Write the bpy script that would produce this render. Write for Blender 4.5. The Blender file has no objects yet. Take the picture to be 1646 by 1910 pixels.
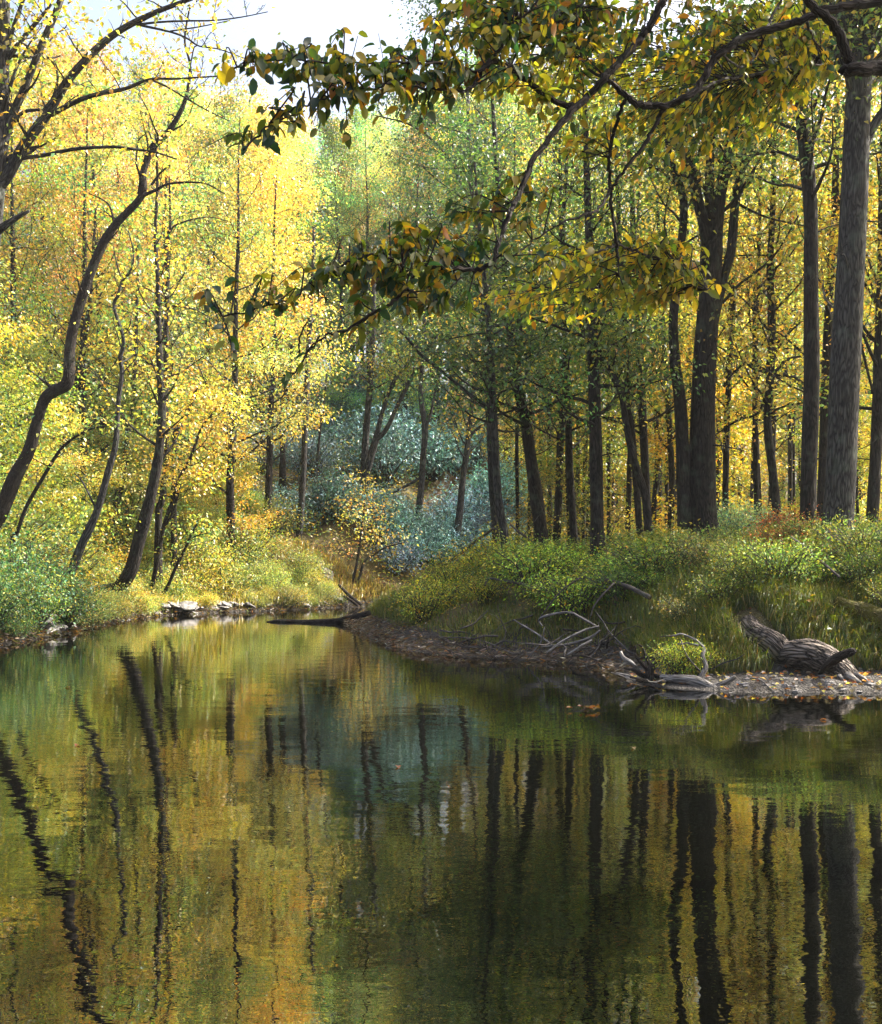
import bpy, math, random
import numpy as np
from mathutils import Vector, Matrix, noise as mnoise

rng = np.random.default_rng(11)
random.seed(11)
SC = bpy.context.scene
COL = SC.collection
F, YH, CX, H = 2000.0, 1050.0, 823.0, 1.6      # focal length and horizon row measured on the photo, eye height


def P(px, py, D):
    return np.array([(px - CX) / F * D, D, H + (YH - py) / F * D])


# ------------------------------------------------------------------ meshes
def build(name, V, faces_tri=None, faces_quad=None, mat=None, parent=None, col=None, bark=None, smooth=False):
    V = np.asarray(V, dtype=np.float32)
    me = bpy.data.meshes.new(name)
    me.vertices.add(len(V)); me.vertices.foreach_set('co', V.ravel())
    loops, starts, n = [], [], 0
    if faces_quad is not None and len(faces_quad):
        q = np.asarray(faces_quad, dtype=np.int32); loops.append(q.ravel())
        starts.append(np.arange(len(q), dtype=np.int32) * 4); n = len(q) * 4
    if faces_tri is not None and len(faces_tri):
        t = np.asarray(faces_tri, dtype=np.int32); loops.append(t.ravel())
        starts.append(np.arange(len(t), dtype=np.int32) * 3 + n)
    L = np.concatenate(loops); S = np.concatenate(starts)
    me.loops.add(len(L)); me.loops.foreach_set('vertex_index', L)
    me.polygons.add(len(S)); me.polygons.foreach_set('loop_start', S)
    if smooth:
        me.polygons.foreach_set('use_smooth', np.ones(len(S), dtype=bool))
    if col is not None:
        c = np.ones((len(V), 4), dtype=np.float32); c[:, :3] = col
        me.attributes.new('Col', 'FLOAT_COLOR', 'POINT').data.foreach_set('color', c.ravel())
    if bark is not None:
        me.attributes.new('bark', 'FLOAT_VECTOR', 'POINT').data.foreach_set('vector', np.asarray(bark, dtype=np.float32).ravel())
    me.update(calc_edges=True)
    if mat: me.materials.append(mat)
    o = bpy.data.objects.new(name, me); COL.objects.link(o)
    if parent: o.parent = parent
    return o


def tag(o, label, cat, group=None):
    o['label'] = label; o['category'] = cat
    if group: o['group'] = group
    return o


def thing(name, label, cat, loc=(0, 0, 0), group=None):
    o = bpy.data.objects.new(name, None); COL.objects.link(o)
    o.location = [float(v) for v in loc]; o.empty_display_size = .3
    return tag(o, label, cat, group)


def dup(root, loc, rotz=0., scale=1., label=None, group=None, tint=None, tilt=(0, 0)):
    r = root.copy(); COL.objects.link(r)
    r.location = [float(v) for v in loc]; r.rotation_euler = (tilt[0], tilt[1], rotz)
    r.scale = (scale,) * 3 if np.isscalar(scale) else scale
    if label: r['label'] = label
    if group: r['group'] = group
    if tint is not None: r.color = (*tint, 1)
    for ch in list(root.children):
        c = ch.copy(); COL.objects.link(c); c.parent = r
        if tint is not None and 'crown' in c.name: c.color = (*tint, 1)
    return r


def nrm(v):
    return v / np.maximum(np.linalg.norm(v, axis=-1, keepdims=True), 1e-9)


def catmull(pts, n=6):
    p = np.asarray(pts, float)
    if len(p) < 3:
        t = np.linspace(0, 1, n + 1)[:, None]; return p[0] * (1 - t) + p[-1] * t
    q = np.vstack([2 * p[0] - p[1], p, 2 * p[-1] - p[-2]])
    t = np.linspace(0, 1, n, endpoint=False)[:, None]
    out = []
    for i in range(1, len(q) - 2):
        a, b, c, d = q[i - 1], q[i], q[i + 1], q[i + 2]
        out.append(.5 * (2 * b + (c - a) * t + (2 * a - 5 * b + 4 * c - d) * t ** 2 + (3 * b - a - 3 * c + d) * t ** 3))
    return np.vstack(out + [p[-1:]])


class Tubes:
    """collects tapering limbs into one mesh with a bark coordinate that follows each limb"""
    def __init__(s): s.V, s.Q, s.T, s.B, s.n = [], [], [], [], 0

    def add(s, pts, rad, sides=8, lump=0.0, cap=True):
        pts = np.asarray(pts, float); rad = np.asarray(rad, float)
        m = len(pts)
        tg = np.gradient(pts, axis=0); tg = nrm(tg)
        ref = np.array([1., 0, 0]) if abs(tg[0][0]) < .8 else np.array([0, 1., 0])
        us = []
        u = ref - tg[0] * ref.dot(tg[0]); u /= np.linalg.norm(u)
        for i in range(m):
            u = u - tg[i] * u.dot(tg[i]); u /= max(np.linalg.norm(u), 1e-9); us.append(u)
        us = np.array(us); vs = np.cross(tg, us)
        th = np.linspace(0, 2 * np.pi, sides, endpoint=False)
        ct, st = np.cos(th), np.sin(th)
        R = rad[:, None] * np.ones(sides)[None]
        if lump > 0:
            ph = rng.uniform(0, 6.28, 5)
            sl = np.concatenate([[0], np.cumsum(np.linalg.norm(np.diff(pts, axis=0), axis=1))])
            k = sl[:, None] / max(rad.mean() * 2, 1e-4)
            R = R * (1 + lump * (.5 * np.sin(2 * th[None] + ph[0] + k * .35) + .4 * np.sin(3 * th[None] + ph[1] - k * .5)
                                 + .4 * np.sin(k * 1.1 + ph[2]) + .35 * np.sin(k * .6 + th[None] + ph[3])))
        ring = pts[:, None, :] + R[..., None] * (ct[None, :, None] * us[:, None, :] + st[None, :, None] * vs[:, None, :])
        ln = np.concatenate([[0], np.cumsum(np.linalg.norm(np.diff(pts, axis=0), axis=1))])
        off = rng.uniform(0, 40)
        rm = max(rad.max(), .004)
        bk = np.stack([ct[None] * rad[:, None] * np.ones((m, 1)), st[None] * rad[:, None], np.repeat(ln[:, None] + off, sides, 1)], -1)
        i = np.arange(m - 1)[:, None] * sides; j = np.arange(sides)[None]; j2 = (j + 1) % sides
        q = np.stack([i + j, i + j2, i + sides + j2, i + sides + j], -1).reshape(-1, 4) + s.n
        s.V.append(ring.reshape(-1, 3)); s.B.append(bk.reshape(-1, 3)); s.Q.append(q)
        base = s.n; s.n += m * sides
        if cap:
            for e, rev in ((0, True), (m - 1, False)):
                s.V.append((pts[e] + (tg[e] * rad[e] * .4 if not rev else -tg[e] * rad[e] * .2))[None]); s.B.append(np.array([[0, 0, ln[e] + off]]))
                c = s.n; s.n += 1
                k = base + e * sides + np.arange(sides); k2 = base + e * sides + (np.arange(sides) + 1) % sides
                s.T.append(np.stack([k2 if rev else k, k if rev else k2, np.full(sides, c)], -1))

    def out(s, name, mat, parent=None):
        return build(name, np.vstack(s.V), np.vstack(s.T) if s.T else None, np.vstack(s.Q), mat, parent, bark=np.vstack(s.B), smooth=True)


# ---------- leaves: arrays of position, axis, normal, length, width, colour
def leaf_mesh(name, pos, axis, nor, L, W, col, mat, parent=None, kind='diamond', fold=.22, curl=.15):
    n = len(pos)
    axis = nrm(axis); side = nrm(np.cross(axis, nor)); nor = np.cross(side, axis)
    L = np.broadcast_to(np.asarray(L, float), (n,))[:, None]; W = np.broadcast_to(np.asarray(W, float), (n,))[:, None]
    if kind == 'diamond':
        prof = [(0, 0, 0), (.42, .5, fold), (1, 0, -curl), (.42, -.5, fold)]
        tri = [(0, 1, 2), (0, 2, 3)]
    else:
        prof = [(0, 0, 0), (.16, .36, fold * .8), (.42, .5, fold * .9), (.75, .32, fold * .3), (1, 0, -curl), (.75, -.32, fold * .3), (.42, -.5, fold * .9), (.16, -.36, fold * .8), (.42, 0, .04), (.75, 0, -curl * .3)]
        tri = [(0, 1, 8), (1, 2, 8), (2, 3, 9), (2, 9, 8), (3, 4, 9), (0, 8, 7), (7, 8, 6), (6, 9, 5), (6, 8, 9), (5, 9, 4)]
    k = len(prof)
    V = np.empty((n, k, 3), dtype=np.float32)
    for i, (a, b, c) in enumerate(prof):
        V[:, i] = pos + axis * L * a + side * W * b + nor * (W * c if i not in (k if kind == 'diamond' else 4,) else L * c)
    T = (np.arange(n)[:, None, None] * k + np.array(tri)[None]).reshape(-1, 3)
    C = np.repeat(np.asarray(col, dtype=np.float32), k, 0)
    return build(name, V.reshape(-1, 3), T, None, mat, parent, col=C)


def pick(pal, n, jit=.18, r=None):
    r = r or rng
    cols = np.array([p[0] for p in pal], float); w = np.array([p[1] for p in pal], float); w /= w.sum()
    c = cols[r.choice(len(pal), n, p=w)]
    return np.clip(c * (1 + r.normal(0, jit, (n, 1))) * (1 + r.normal(0, jit * .45, (n, 3))), .004, .85)


GOLD = [((.74, .50, .07), 5), ((.72, .57, .16), 4), ((.48, .48, .11), 3), ((.70, .37, .05), 1.2), ((.22, .33, .11), 3)]
PALEGOLD = [((.76, .58, .16), 4), ((.74, .48, .15), 3), ((.54, .52, .16), 3), ((.66, .38, .12), 1.2), ((.30,.40,.18),1.5)]
LIME = [((.44, .48, .11), 4), ((.27, .39, .12), 4), ((.66, .55, .12), 2.5), ((.13, .26, .13), 3)]
GREEN = [((.11, .19, .05), 4), ((.17, .25, .05), 3), ((.07, .13, .05), 2), ((.38, .36, .05), 1.2), ((.55, .34, .04), .5)]
DEEP = [((.05, .12, .05), 4), ((.08, .16, .06), 3), ((.12, .20, .06), 2), ((.28, .28, .05), .5)]
TEAL = [((.14, .28, .27), 4), ((.22, .38, .37), 3), ((.06, .15, .15), 3), ((.24, .33, .20), 1)]  # dark green leaves with the bluish sky sheen painted into their colour
TEALGOLD = [((.09, .20, .07), 4), ((.16, .27, .07), 3), ((.38, .36, .06), 2), ((.07, .16, .09), 3)]
RUST = [((.30, .10, .03), 3), ((.45, .20, .04), 3), ((.20, .13, .04), 2), ((.28, .24, .05), 1)]
NEAR = [((.07, .12, .02), 4), ((.16, .19, .02), 4), ((.32, .25, .025), 2.5), ((.36, .17, .02), .9), ((.03, .08, .04), 3), ((.46, .36, .03), 1.6)]
NEARGOLD = [((.30, .31, .035), 4), ((.46, .37, .035), 4), ((.44, .23, .02), 1.2), ((.15, .20, .03), 4), ((.06, .11, .03), 1.5)]
SEDGE = [((.12, .19, .02), 4), ((.23, .27, .025), 4), ((.30, .25, .035), 2), ((.06, .11, .02), 3), ((.46, .36, .14), 1)]


# ------------------------------------------------------------------ materials
def mat_new(name):
    m = bpy.data.materials.new(name); m.use_nodes = True
    nt = m.node_tree; nt.nodes.clear()
    out = nt.nodes.new('ShaderNodeOutputMaterial')
    return m, nt, out


def N(nt, t, **kw):
    n = nt.nodes.new(t)
    for k, v in kw.items():
        if k in n.inputs.keys() if isinstance(k, str) else False: n.inputs[k].default_value = v
        else: setattr(n, k, v)
    return n


def ramp(nt, stops):
    r = nt.nodes.new('ShaderNodeValToRGB'); e = r.color_ramp.elements
    while len(e) < len(stops): e.new(.5)
    for i, (p, c) in enumerate(stops):
        e[i].position = p; e[i].color = (*c, 1) if len(c) == 3 else c
    return r


def leaf_material(name, trans=.5, gloss=.07, rough=.4):
    m, nt, out = mat_new(name); l = nt.links.new
    at = N(nt, 'ShaderNodeAttribute', attribute_name='Col')
    oi = N(nt, 'ShaderNodeObjectInfo')
    mul = N(nt, 'ShaderNodeMix', data_type='RGBA', blend_type='MULTIPLY'); mul.inputs[0].default_value = 1
    l(at.outputs['Color'], mul.inputs[6]); l(oi.outputs['Color'], mul.inputs[7])
    c = mul.outputs[2]
    d = N(nt, 'ShaderNodeBsdfDiffuse'); l(c, d.inputs['Color'])
    t = N(nt, 'ShaderNodeBsdfTranslucent')
    g = N(nt, 'ShaderNodeMix', data_type='RGBA', blend_type='MULTIPLY'); g.inputs[0].default_value = 1
    g.inputs[7].default_value = (1.06, 1.02, .48, 1); l(c, g.inputs[6]); l(g.outputs[2], t.inputs['Color'])
    mx = N(nt, 'ShaderNodeMixShader'); mx.inputs[0].default_value = trans
    l(d.outputs[0], mx.inputs[1]); l(t.outputs[0], mx.inputs[2])
    gl = N(nt, 'ShaderNodeBsdfGlossy'); gl.inputs['Roughness'].default_value = rough; gl.inputs['Color'].default_value = (1, 1, 1, 1)
    m2 = N(nt, 'ShaderNodeMixShader'); m2.inputs[0].default_value = gloss
    l(mx.outputs[0], m2.inputs[1]); l(gl.outputs[0], m2.inputs[2]); l(m2.outputs[0], out.inputs[0])
    return m


def bark_material(name, dark, light, moss=0.0, scale=1., bump=.7, lichen=.25, stretch=.16):
    m, nt, out = mat_new(name); l = nt.links.new
    at = N(nt, 'ShaderNodeAttribute', attribute_name='bark')
    mp = N(nt, 'ShaderNodeMapping'); mp.inputs['Scale'].default_value = (scale, scale, scale * stretch); l(at.outputs['Vector'], mp.inputs[0])
    wob = N(nt, 'ShaderNodeTexNoise'); wob.inputs['Scale'].default_value = 9; l(mp.outputs[0], wob.inputs['Vector'])
    mixv = N(nt, 'ShaderNodeMix', data_type='VECTOR'); mixv.inputs[0].default_value = .13; l(mp.outputs[0], mixv.inputs[4]); l(wob.outputs['Color'], mixv.inputs[5])
    vo = N(nt, 'ShaderNodeTexVoronoi', feature='DISTANCE_TO_EDGE'); vo.inputs['Scale'].default_value = 26; l(mixv.outputs[1], vo.inputs['Vector'])
    no = N(nt, 'ShaderNodeTexNoise'); no.inputs['Scale'].default_value = 34; no.inputs['Detail'].default_value = 6; l(mp.outputs[0], no.inputs['Vector'])
    r1 = ramp(nt, [(0, (0, 0, 0)), (.28, (1, 1, 1))]); l(vo.outputs['Distance'], r1.inputs[0])
    ad = N(nt, 'ShaderNodeMath', operation='MULTIPLY_ADD'); l(no.outputs['Fac'], ad.inputs[0]); ad.inputs[1].default_value = .8; l(r1.outputs[0], ad.inputs[2])
    cr = ramp(nt, [(.25, dark), (1.0, light)])
    sc = N(nt, 'ShaderNodeMath', operation='MULTIPLY'); l(ad.outputs[0], sc.inputs[0]); sc.inputs[1].default_value = .62; l(sc.outputs[0], cr.inputs[0])
    # lichen and moss patches
    tc = N(nt, 'ShaderNodeTexCoord')
    n2 = N(nt, 'ShaderNodeTexNoise'); n2.inputs['Scale'].default_value = 3.2; n2.inputs['Detail'].default_value = 5; l(tc.outputs['Object'], n2.inputs['Vector'])
    r2 = ramp(nt, [(.55, (0, 0, 0)), (.68, (1, 1, 1))]); l(n2.outputs['Fac'], r2.inputs[0])
    f2 = N(nt, 'ShaderNodeMath', operation='MULTIPLY'); l(r2.outputs[0], f2.inputs[0]); f2.inputs[1].default_value = lichen
    mx = N(nt, 'ShaderNodeMix', data_type='RGBA'); l(f2.outputs[0], mx.inputs[0]); l(cr.outputs[0], mx.inputs[6]); mx.inputs[7].default_value = (.16, .20, .15, 1)
    col = mx.outputs[2]
    if moss > 0:
        n3 = N(nt, 'ShaderNodeTexNoise'); n3.inputs['Scale'].default_value = 1.7; n3.inputs['Detail'].default_value = 6; l(tc.outputs['Object'], n3.inputs['Vector'])
        r3 = ramp(nt, [(.62 - moss * .4, (0, 0, 0)), (.75 - moss * .4, (1, 1, 1))]); l(n3.outputs['Fac'], r3.inputs[0])
        m3 = N(nt, 'ShaderNodeMix', data_type='RGBA'); l(r3.outputs[0], m3.inputs[0]); l(col, m3.inputs[6]); m3.inputs[7].default_value = (.085, .075, .012, 1)
        col = m3.outputs[2]
    oi = N(nt, 'ShaderNodeObjectInfo')
    mo = N(nt, 'ShaderNodeMix', data_type='RGBA', blend_type='MULTIPLY'); mo.inputs[0].default_value = 1; l(col, mo.inputs[6]); l(oi.outputs['Color'], mo.inputs[7])
    b = N(nt, 'ShaderNodeBsdfPrincipled'); b.inputs['Roughness'].default_value = .85; l(mo.outputs[2], b.inputs['Base Color'])
    b.inputs['Specular IOR Level'].default_value = .25
    bp = N(nt, 'ShaderNodeBump'); bp.inputs['Strength'].default_value = bump; bp.inputs['Distance'].default_value = .03; l(ad.outputs[0], bp.inputs['Height']); l(bp.outputs[0], b.inputs['Normal'])
    l(b.outputs[0], out.inputs[0])
    return m


M_LEAF = leaf_material('leaf', .5, .05, .4)
M_WAXY = leaf_material('waxy_leaf', .4, .03, .45)
M_RHODO = leaf_material('leathery_leaf', .25, .07, .5)
M_NEAR = leaf_material('near_leaf', .62, .03, .35)
M_BARK = bark_material('bark', (.008, .007, .0065), (.045, .036, .032), lichen=.2)
M_BARKG = bark_material('grey_bark', (.014, .014, .015), (.10, .095, .092), lichen=.25)
M_DARK = bark_material('dark_bark', (.010, .008, .007), (.055, .042, .035), lichen=.15, scale=2)
M_LOG = bark_material('furrowed_log', (.015, .013, .013), (.31, .285, .27), scale=.85, bump=1., lichen=.05, stretch=.22)
M_DRIFT = bark_material('driftwood', (.06, .055, .055), (.38, .36, .34), scale=2.2, bump=.5, lichen=.0, stretch=.08)
M_MOSSY = bark_material('mossy_wood', (.03, .022, .015), (.12, .09, .06), moss=.75, scale=2)
M_TWIG = bark_material('twig_bark', (.03, .025, .022), (.15, .13, .12), scale=5, bump=.4)


def ground_material():
    m, nt, out = mat_new('forest_floor'); l = nt.links.new
    tc = N(nt, 'ShaderNodeTexCoord'); geo = N(nt, 'ShaderNodeNewGeometry')
    n1 = N(nt, 'ShaderNodeTexNoise'); n1.inputs['Scale'].default_value = .9; n1.inputs['Detail'].default_value = 8; l(tc.outputs['Object'], n1.inputs['Vector'])
    n2 = N(nt, 'ShaderNodeTexVoronoi'); n2.inputs['Scale'].default_value = 14; l(tc.outputs['Object'], n2.inputs['Vector'])
    r1 = ramp(nt, [(.3, (.045, .03, .018)), (.45, (.09, .06, .03)), (.55, (.08, .10, .025)), (.8, (.14, .14, .04))]); l(n1.outputs['Fac'], r1.inputs[0])
    lit = ramp(nt, [(0, (.20, .09, .03)), (.35, (.10, .055, .025)), (.7, (.22, .14, .05)), (1, (.06, .04, .02))]); l(n2.outputs['Color'], lit.inputs[0])
    mx = N(nt, 'ShaderNodeMix', data_type='RGBA'); mx.inputs[0].default_value = .5; l(r1.outputs[0], mx.inputs[6]); l(lit.outputs[0], mx.inputs[7])
    # gravel and mud near the water line, by height above the water
    sx = N(nt, 'ShaderNodeSeparateXYZ'); l(geo.outputs['Position'], sx.inputs[0])
    n3 = N(nt, 'ShaderNodeTexNoise'); n3.inputs['Scale'].default_value = 2.2; n3.inputs['Detail'].default_value = 5; l(tc.outputs['Object'], n3.inputs['Vector'])
    ma = N(nt, 'ShaderNodeMath', operation='MULTIPLY_ADD'); l(n3.outputs['Fac'], ma.inputs[0]); ma.inputs[1].default_value = -.5; l(sx.outputs[2], ma.inputs[2])
    rz = ramp(nt, [(0, (1, 1, 1)), (.22, (0, 0, 0))]); l(ma.outputs[0], rz.inputs[0])
    v3 = N(nt, 'ShaderNodeTexVoronoi'); v3.inputs['Scale'].default_value = 34; l(tc.outputs['Object'], v3.inputs['Vector'])
    gr = ramp(nt, [(0, (.02, .018, .016)), (.5, (.06, .052, .046)), (.8, (.035, .03, .027)), (1, (.22, .20, .19))]); l(v3.outputs['Color'], gr.inputs[0])
    m3 = N(nt, 'ShaderNodeMix', data_type='RGBA'); l(rz.outputs[0], m3.inputs[0]); l(mx.outputs[2], m3.inputs[6]); l(gr.outputs[0], m3.inputs[7])
    b = N(nt, 'ShaderNodeBsdfPrincipled'); b.inputs['Roughness'].default_value = .8; l(m3.outputs[2], b.inputs['Base Color'])
    hv = N(nt, 'ShaderNodeMath', operation='ADD'); l(v3.outputs['Distance'], hv.inputs[0]); l(n1.outputs['Fac'], hv.inputs[1])
    bp = N(nt, 'ShaderNodeBump'); bp.inputs['Strength'].default_value = .8; bp.inputs['Distance'].default_value = .06; l(hv.outputs[0], bp.inputs['Height']); l(bp.outputs[0], b.inputs['Normal'])
    l(b.outputs[0], out.inputs[0])
    return m


def rock_material():
    m, nt, out = mat_new('river_stone'); l = nt.links.new
    tc = N(nt, 'ShaderNodeTexCoord')
    n1 = N(nt, 'ShaderNodeTexNoise'); n1.inputs['Scale'].default_value = 5; n1.inputs['Detail'].default_value = 8; l(tc.outputs['Object'], n1.inputs['Vector'])
    r = ramp(nt, [(.3, (.07, .068, .07)), (.55, (.22, .21, .21)), (.75, (.40, .37, .35))]); l(n1.outputs['Fac'], r.inputs[0])
    b = N(nt, 'ShaderNodeBsdfPrincipled'); b.inputs['Roughness'].default_value = .6; l(r.outputs[0], b.inputs['Base Color'])
    bp = N(nt, 'ShaderNodeBump'); bp.inputs['Strength'].default_value = .6; bp.inputs['Distance'].default_value = .05; l(n1.outputs['Fac'], bp.inputs['Height']); l(bp.outputs[0], b.inputs['Normal'])
    l(b.outputs[0], out.inputs[0])
    return m


def water_material():
    m, nt, out = mat_new('river_water'); l = nt.links.new
    tc = N(nt, 'ShaderNodeTexCoord')
    mp = N(nt, 'ShaderNodeMapping'); mp.inputs['Scale'].default_value = (.55, 1, 1); l(tc.outputs['Object'], mp.inputs[0])
    a = N(nt, 'ShaderNodeTexNoise'); a.inputs['Scale'].default_value = 2.2; a.inputs['Detail'].default_value = 2; l(mp.outputs[0], a.inputs['Vector'])
    c = N(nt, 'ShaderNodeTexNoise'); c.inputs['Scale'].default_value = 15; c.inputs['Detail'].default_value = 2; l(mp.outputs[0], c.inputs['Vector'])
    big = N(nt, 'ShaderNodeTexNoise'); big.inputs['Scale'].default_value = .23; l(tc.outputs['Object'], big.inputs['Vector'])
    rb = ramp(nt, [(.35, (.35,) * 3), (.65, (1,) * 3)]); l(big.outputs['Fac'], rb.inputs[0])
    h1 = N(nt, 'ShaderNodeMath', operation='MULTIPLY'); l(a.outputs['Fac'], h1.inputs[0]); h1.inputs[1].default_value = .0042
    h2 = N(nt, 'ShaderNodeMath', operation='MULTIPLY'); l(c.outputs['Fac'], h2.inputs[0]); h2.inputs[1].default_value = .0009
    h3 = N(nt, 'ShaderNodeMath', operation='MULTIPLY'); l(h2.outputs[0], h3.inputs[0]); l(rb.outputs[0], h3.inputs[1])
    hs = N(nt, 'ShaderNodeMath', operation='ADD'); l(h1.outputs[0], hs.inputs[0]); l(h3.outputs[0], hs.inputs[1])
    bp = N(nt, 'ShaderNodeBump'); bp.inputs['Strength'].default_value = 1; bp.inputs['Distance'].default_value = 1.; l(hs.outputs[0], bp.inputs['Height'])
    b = N(nt, 'ShaderNodeBsdfPrincipled'); b.inputs['Base Color'].default_value = (.0012, .0014, .0008, 1)
    b.inputs['Roughness'].default_value = .0; b.inputs['IOR'].default_value = 2.0
    l(bp.outputs[0], b.inputs['Normal']); l(b.outputs[0], out.inputs[0])
    return m


M_GROUND, M_ROCK, M_WATER = ground_material(), rock_material(), water_material()

# ------------------------------------------------------------------ terrain
LSHORE = np.array([(-14, -30), (-12, -10), (-10.5, 4), (-9.6, 12), (-9.0, 18), (-8.6, 21), (-8.5, 24.6), (-9.0, 29), (-8.5, 32.6), (-7.0, 34.8), (-5.0, 36.4), (-3.4, 39), (0, 42), (6, 44), (14, 45.5), (30, 46), (60, 47), (140, 50)], float)
RSHORE = np.array([(3.0, -30), (3.0, 0), (3.1, 4), (3.8, 7), (4.7, 10), (5.4, 12.4), (5.3, 13.2), (3.8, 13.2), (2.9, 13.7), (2.5, 14.4), (2.65, 16.2), (2.3, 17.2), (1.5, 17.7), (.4, 18.3), (-.5, 19.4), (-1.1, 22), (-1.65, 24.6), (-2.4, 28.5), (-2.6, 33), (-1.5, 36), (2, 38), (7, 39.5), (14, 40.5), (30, 41), (60, 42), (140, 45)], float)
RIVER = np.vstack([LSHORE, RSHORE[::-1]])


def dist_poly(x, y, poly):
    best = np.full(x.shape, 1e9)
    for a, b in zip(poly[:-1], poly[1:]):
        d = b - a; t = np.clip(((x - a[0]) * d[0] + (y - a[1]) * d[1]) / (d @ d), 0, 1)
        best = np.minimum(best, np.hypot(x - a[0] - t * d[0], y - a[1] - t * d[1]))
    return best


def in_poly(x, y, poly):
    ins = np.zeros(x.shape, bool)
    for a, b in zip(poly, np.roll(poly, -1, 0)):
        c = ((a[1] > y) != (b[1] > y))
        ins ^= c & (x < (b[0] - a[0]) * (y - a[1]) / (b[1] - a[1] + 1e-12) + a[0])
    return ins


_ph = rng.uniform(0, 6.28, (24, 3)); _dir = rng.uniform(0, 6.28, 24); _fr = np.geomspace(.12, 3.2, 24)


def fbm(x, y):
    s = np.zeros_like(x)
    for i in range(24):
        s += np.sin((x * np.cos(_dir[i]) + y * np.sin(_dir[i])) * _fr[i] * 2 + _ph[i, 0] + 1.3 * np.sin(x * .21 * _fr[i] ** .5 + _ph[i, 1])) / _fr[i] ** .75
    return s * .12


def sstep(a, b, v):
    t = np.clip((v - a) / (b - a), 0, 1); return t * t * (3 - 2 * t)


def zt(x, y):
    x = np.asarray(x, float); y = np.asarray(y, float)
    dl, dr = dist_poly(x, y, LSHORE), dist_poly(x, y, RSHORE)
    riv = in_poly(x, y, RIVER)
    n = fbm(x, y)
    dl = np.maximum(dl + .30 * np.sin(x * 2.1 + 1.7 * np.sin(y * 1.3)) * np.sin(y * 1.9 + x * .6) * np.clip(dl, 0, 1), 0)
    bed = -np.minimum(1.1, .30 * np.minimum(dl, dr)) - .01
    slope = .52 - .40 * sstep(3, 26, x) * sstep(30, 44, y) - .2 * sstep(20, 0, y)
    capz = 17.
    zl = .34 * (1 - np.exp(-dl / .3)) + capz * np.tanh(slope * np.maximum(dl - .8, 0) / capz) + n * np.minimum(dl * .25, .8)
    far = sstep(26, 14, y)
    cap = .5 + 1.15 * sstep(-1.5, 4.2, x) * (1 - .2 * sstep(22, 34, y)) + .2 * sstep(6, 14, x)
    cap = np.where(y < 11, np.minimum(cap, 1.2), cap)
    shelf = 1.0 * sstep(15.8, 14.0, y) * sstep(11.2, 12.6, y) + .35 * sstep(22, 18, y) * sstep(3, 1, x)
    dd = np.maximum(dr - shelf, 0)
    zr = .16 * (1 - np.exp(-dr / .5)) + cap * (1 - np.exp(-(dd / 2.0) ** 1.35)) + n * np.minimum(dd * .12, .32)
    # everything outside the river: nearer to the right shore on the right-bank side
    rightside = in_poly(x, y, np.vstack([RSHORE, [(200, 45), (200, -60), (3, -60)]]))
    z = np.where(riv, bed, np.where(rightside, zr, zl))
    return z


def Z(x, y): return float(zt(np.array([x]), np.array([y]))[0])


def G(px, py, lo=9., hi=110.):
    """where the line of sight through a pixel meets the ground"""
    D = np.linspace(lo, hi, 1500); p = (px - CX) / F * D
    d = zt(p, D) - (H + (YH - py) / F * D)
    k = np.nonzero(d > 0)[0]
    return D[k[0]] if len(k) else hi


gx = np.unique(np.concatenate([np.linspace(-400, -40, 24), np.linspace(-40, -12, 60), np.linspace(-12, 9, 150), np.linspace(9, 40, 66), np.linspace(40, 400, 24)]))
gy = np.unique(np.concatenate([np.linspace(-400, -12, 24), np.linspace(-12, 9, 50), np.linspace(9, 46, 240), np.linspace(46, 90, 80), np.linspace(90, 450, 26)]))
X, Y = np.meshgrid(gx, gy)
ZZ = zt(X.ravel(), Y.ravel())
i = np.arange(len(gy) - 1)[:, None] * len(gx); j = np.arange(len(gx) - 1)[None]
Q = np.stack([i + j, i + j + 1, i + len(gx) + j + 1, i + len(gx) + j], -1).reshape(-1, 4)
g = build('ground', np.stack([X.ravel(), Y.ravel(), ZZ], -1), None, Q, M_GROUND, smooth=True); g['kind'] = 'structure'
w = build('water', [(-60, -40, 0), (150, -40, 0), (150, 60, 0), (-60, 60, 0)], None, [(0, 1, 2, 3)], M_WATER); w['kind'] = 'structure'


# ------------------------------------------------------------------ growth
def perp_basis(d):
    r = np.array([0, 0, 1.]) if abs(d[2]) < .9 else np.array([1., 0, 0])
    u = np.cross(d, r); u /= np.linalg.norm(u); return u, np.cross(u, d)


def wander(p, d, L, n=5, up=.15, wig=.18, r=rng):
    pts = [np.array(p, float)]; d = np.array(d, float)
    for k in range(n):
        d = d + r.normal(0, wig, 3) + np.array([0, 0, up]); d /= np.linalg.norm(d)
        pts.append(pts[-1] + d * L / n)
    return np.array(pts)


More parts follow.
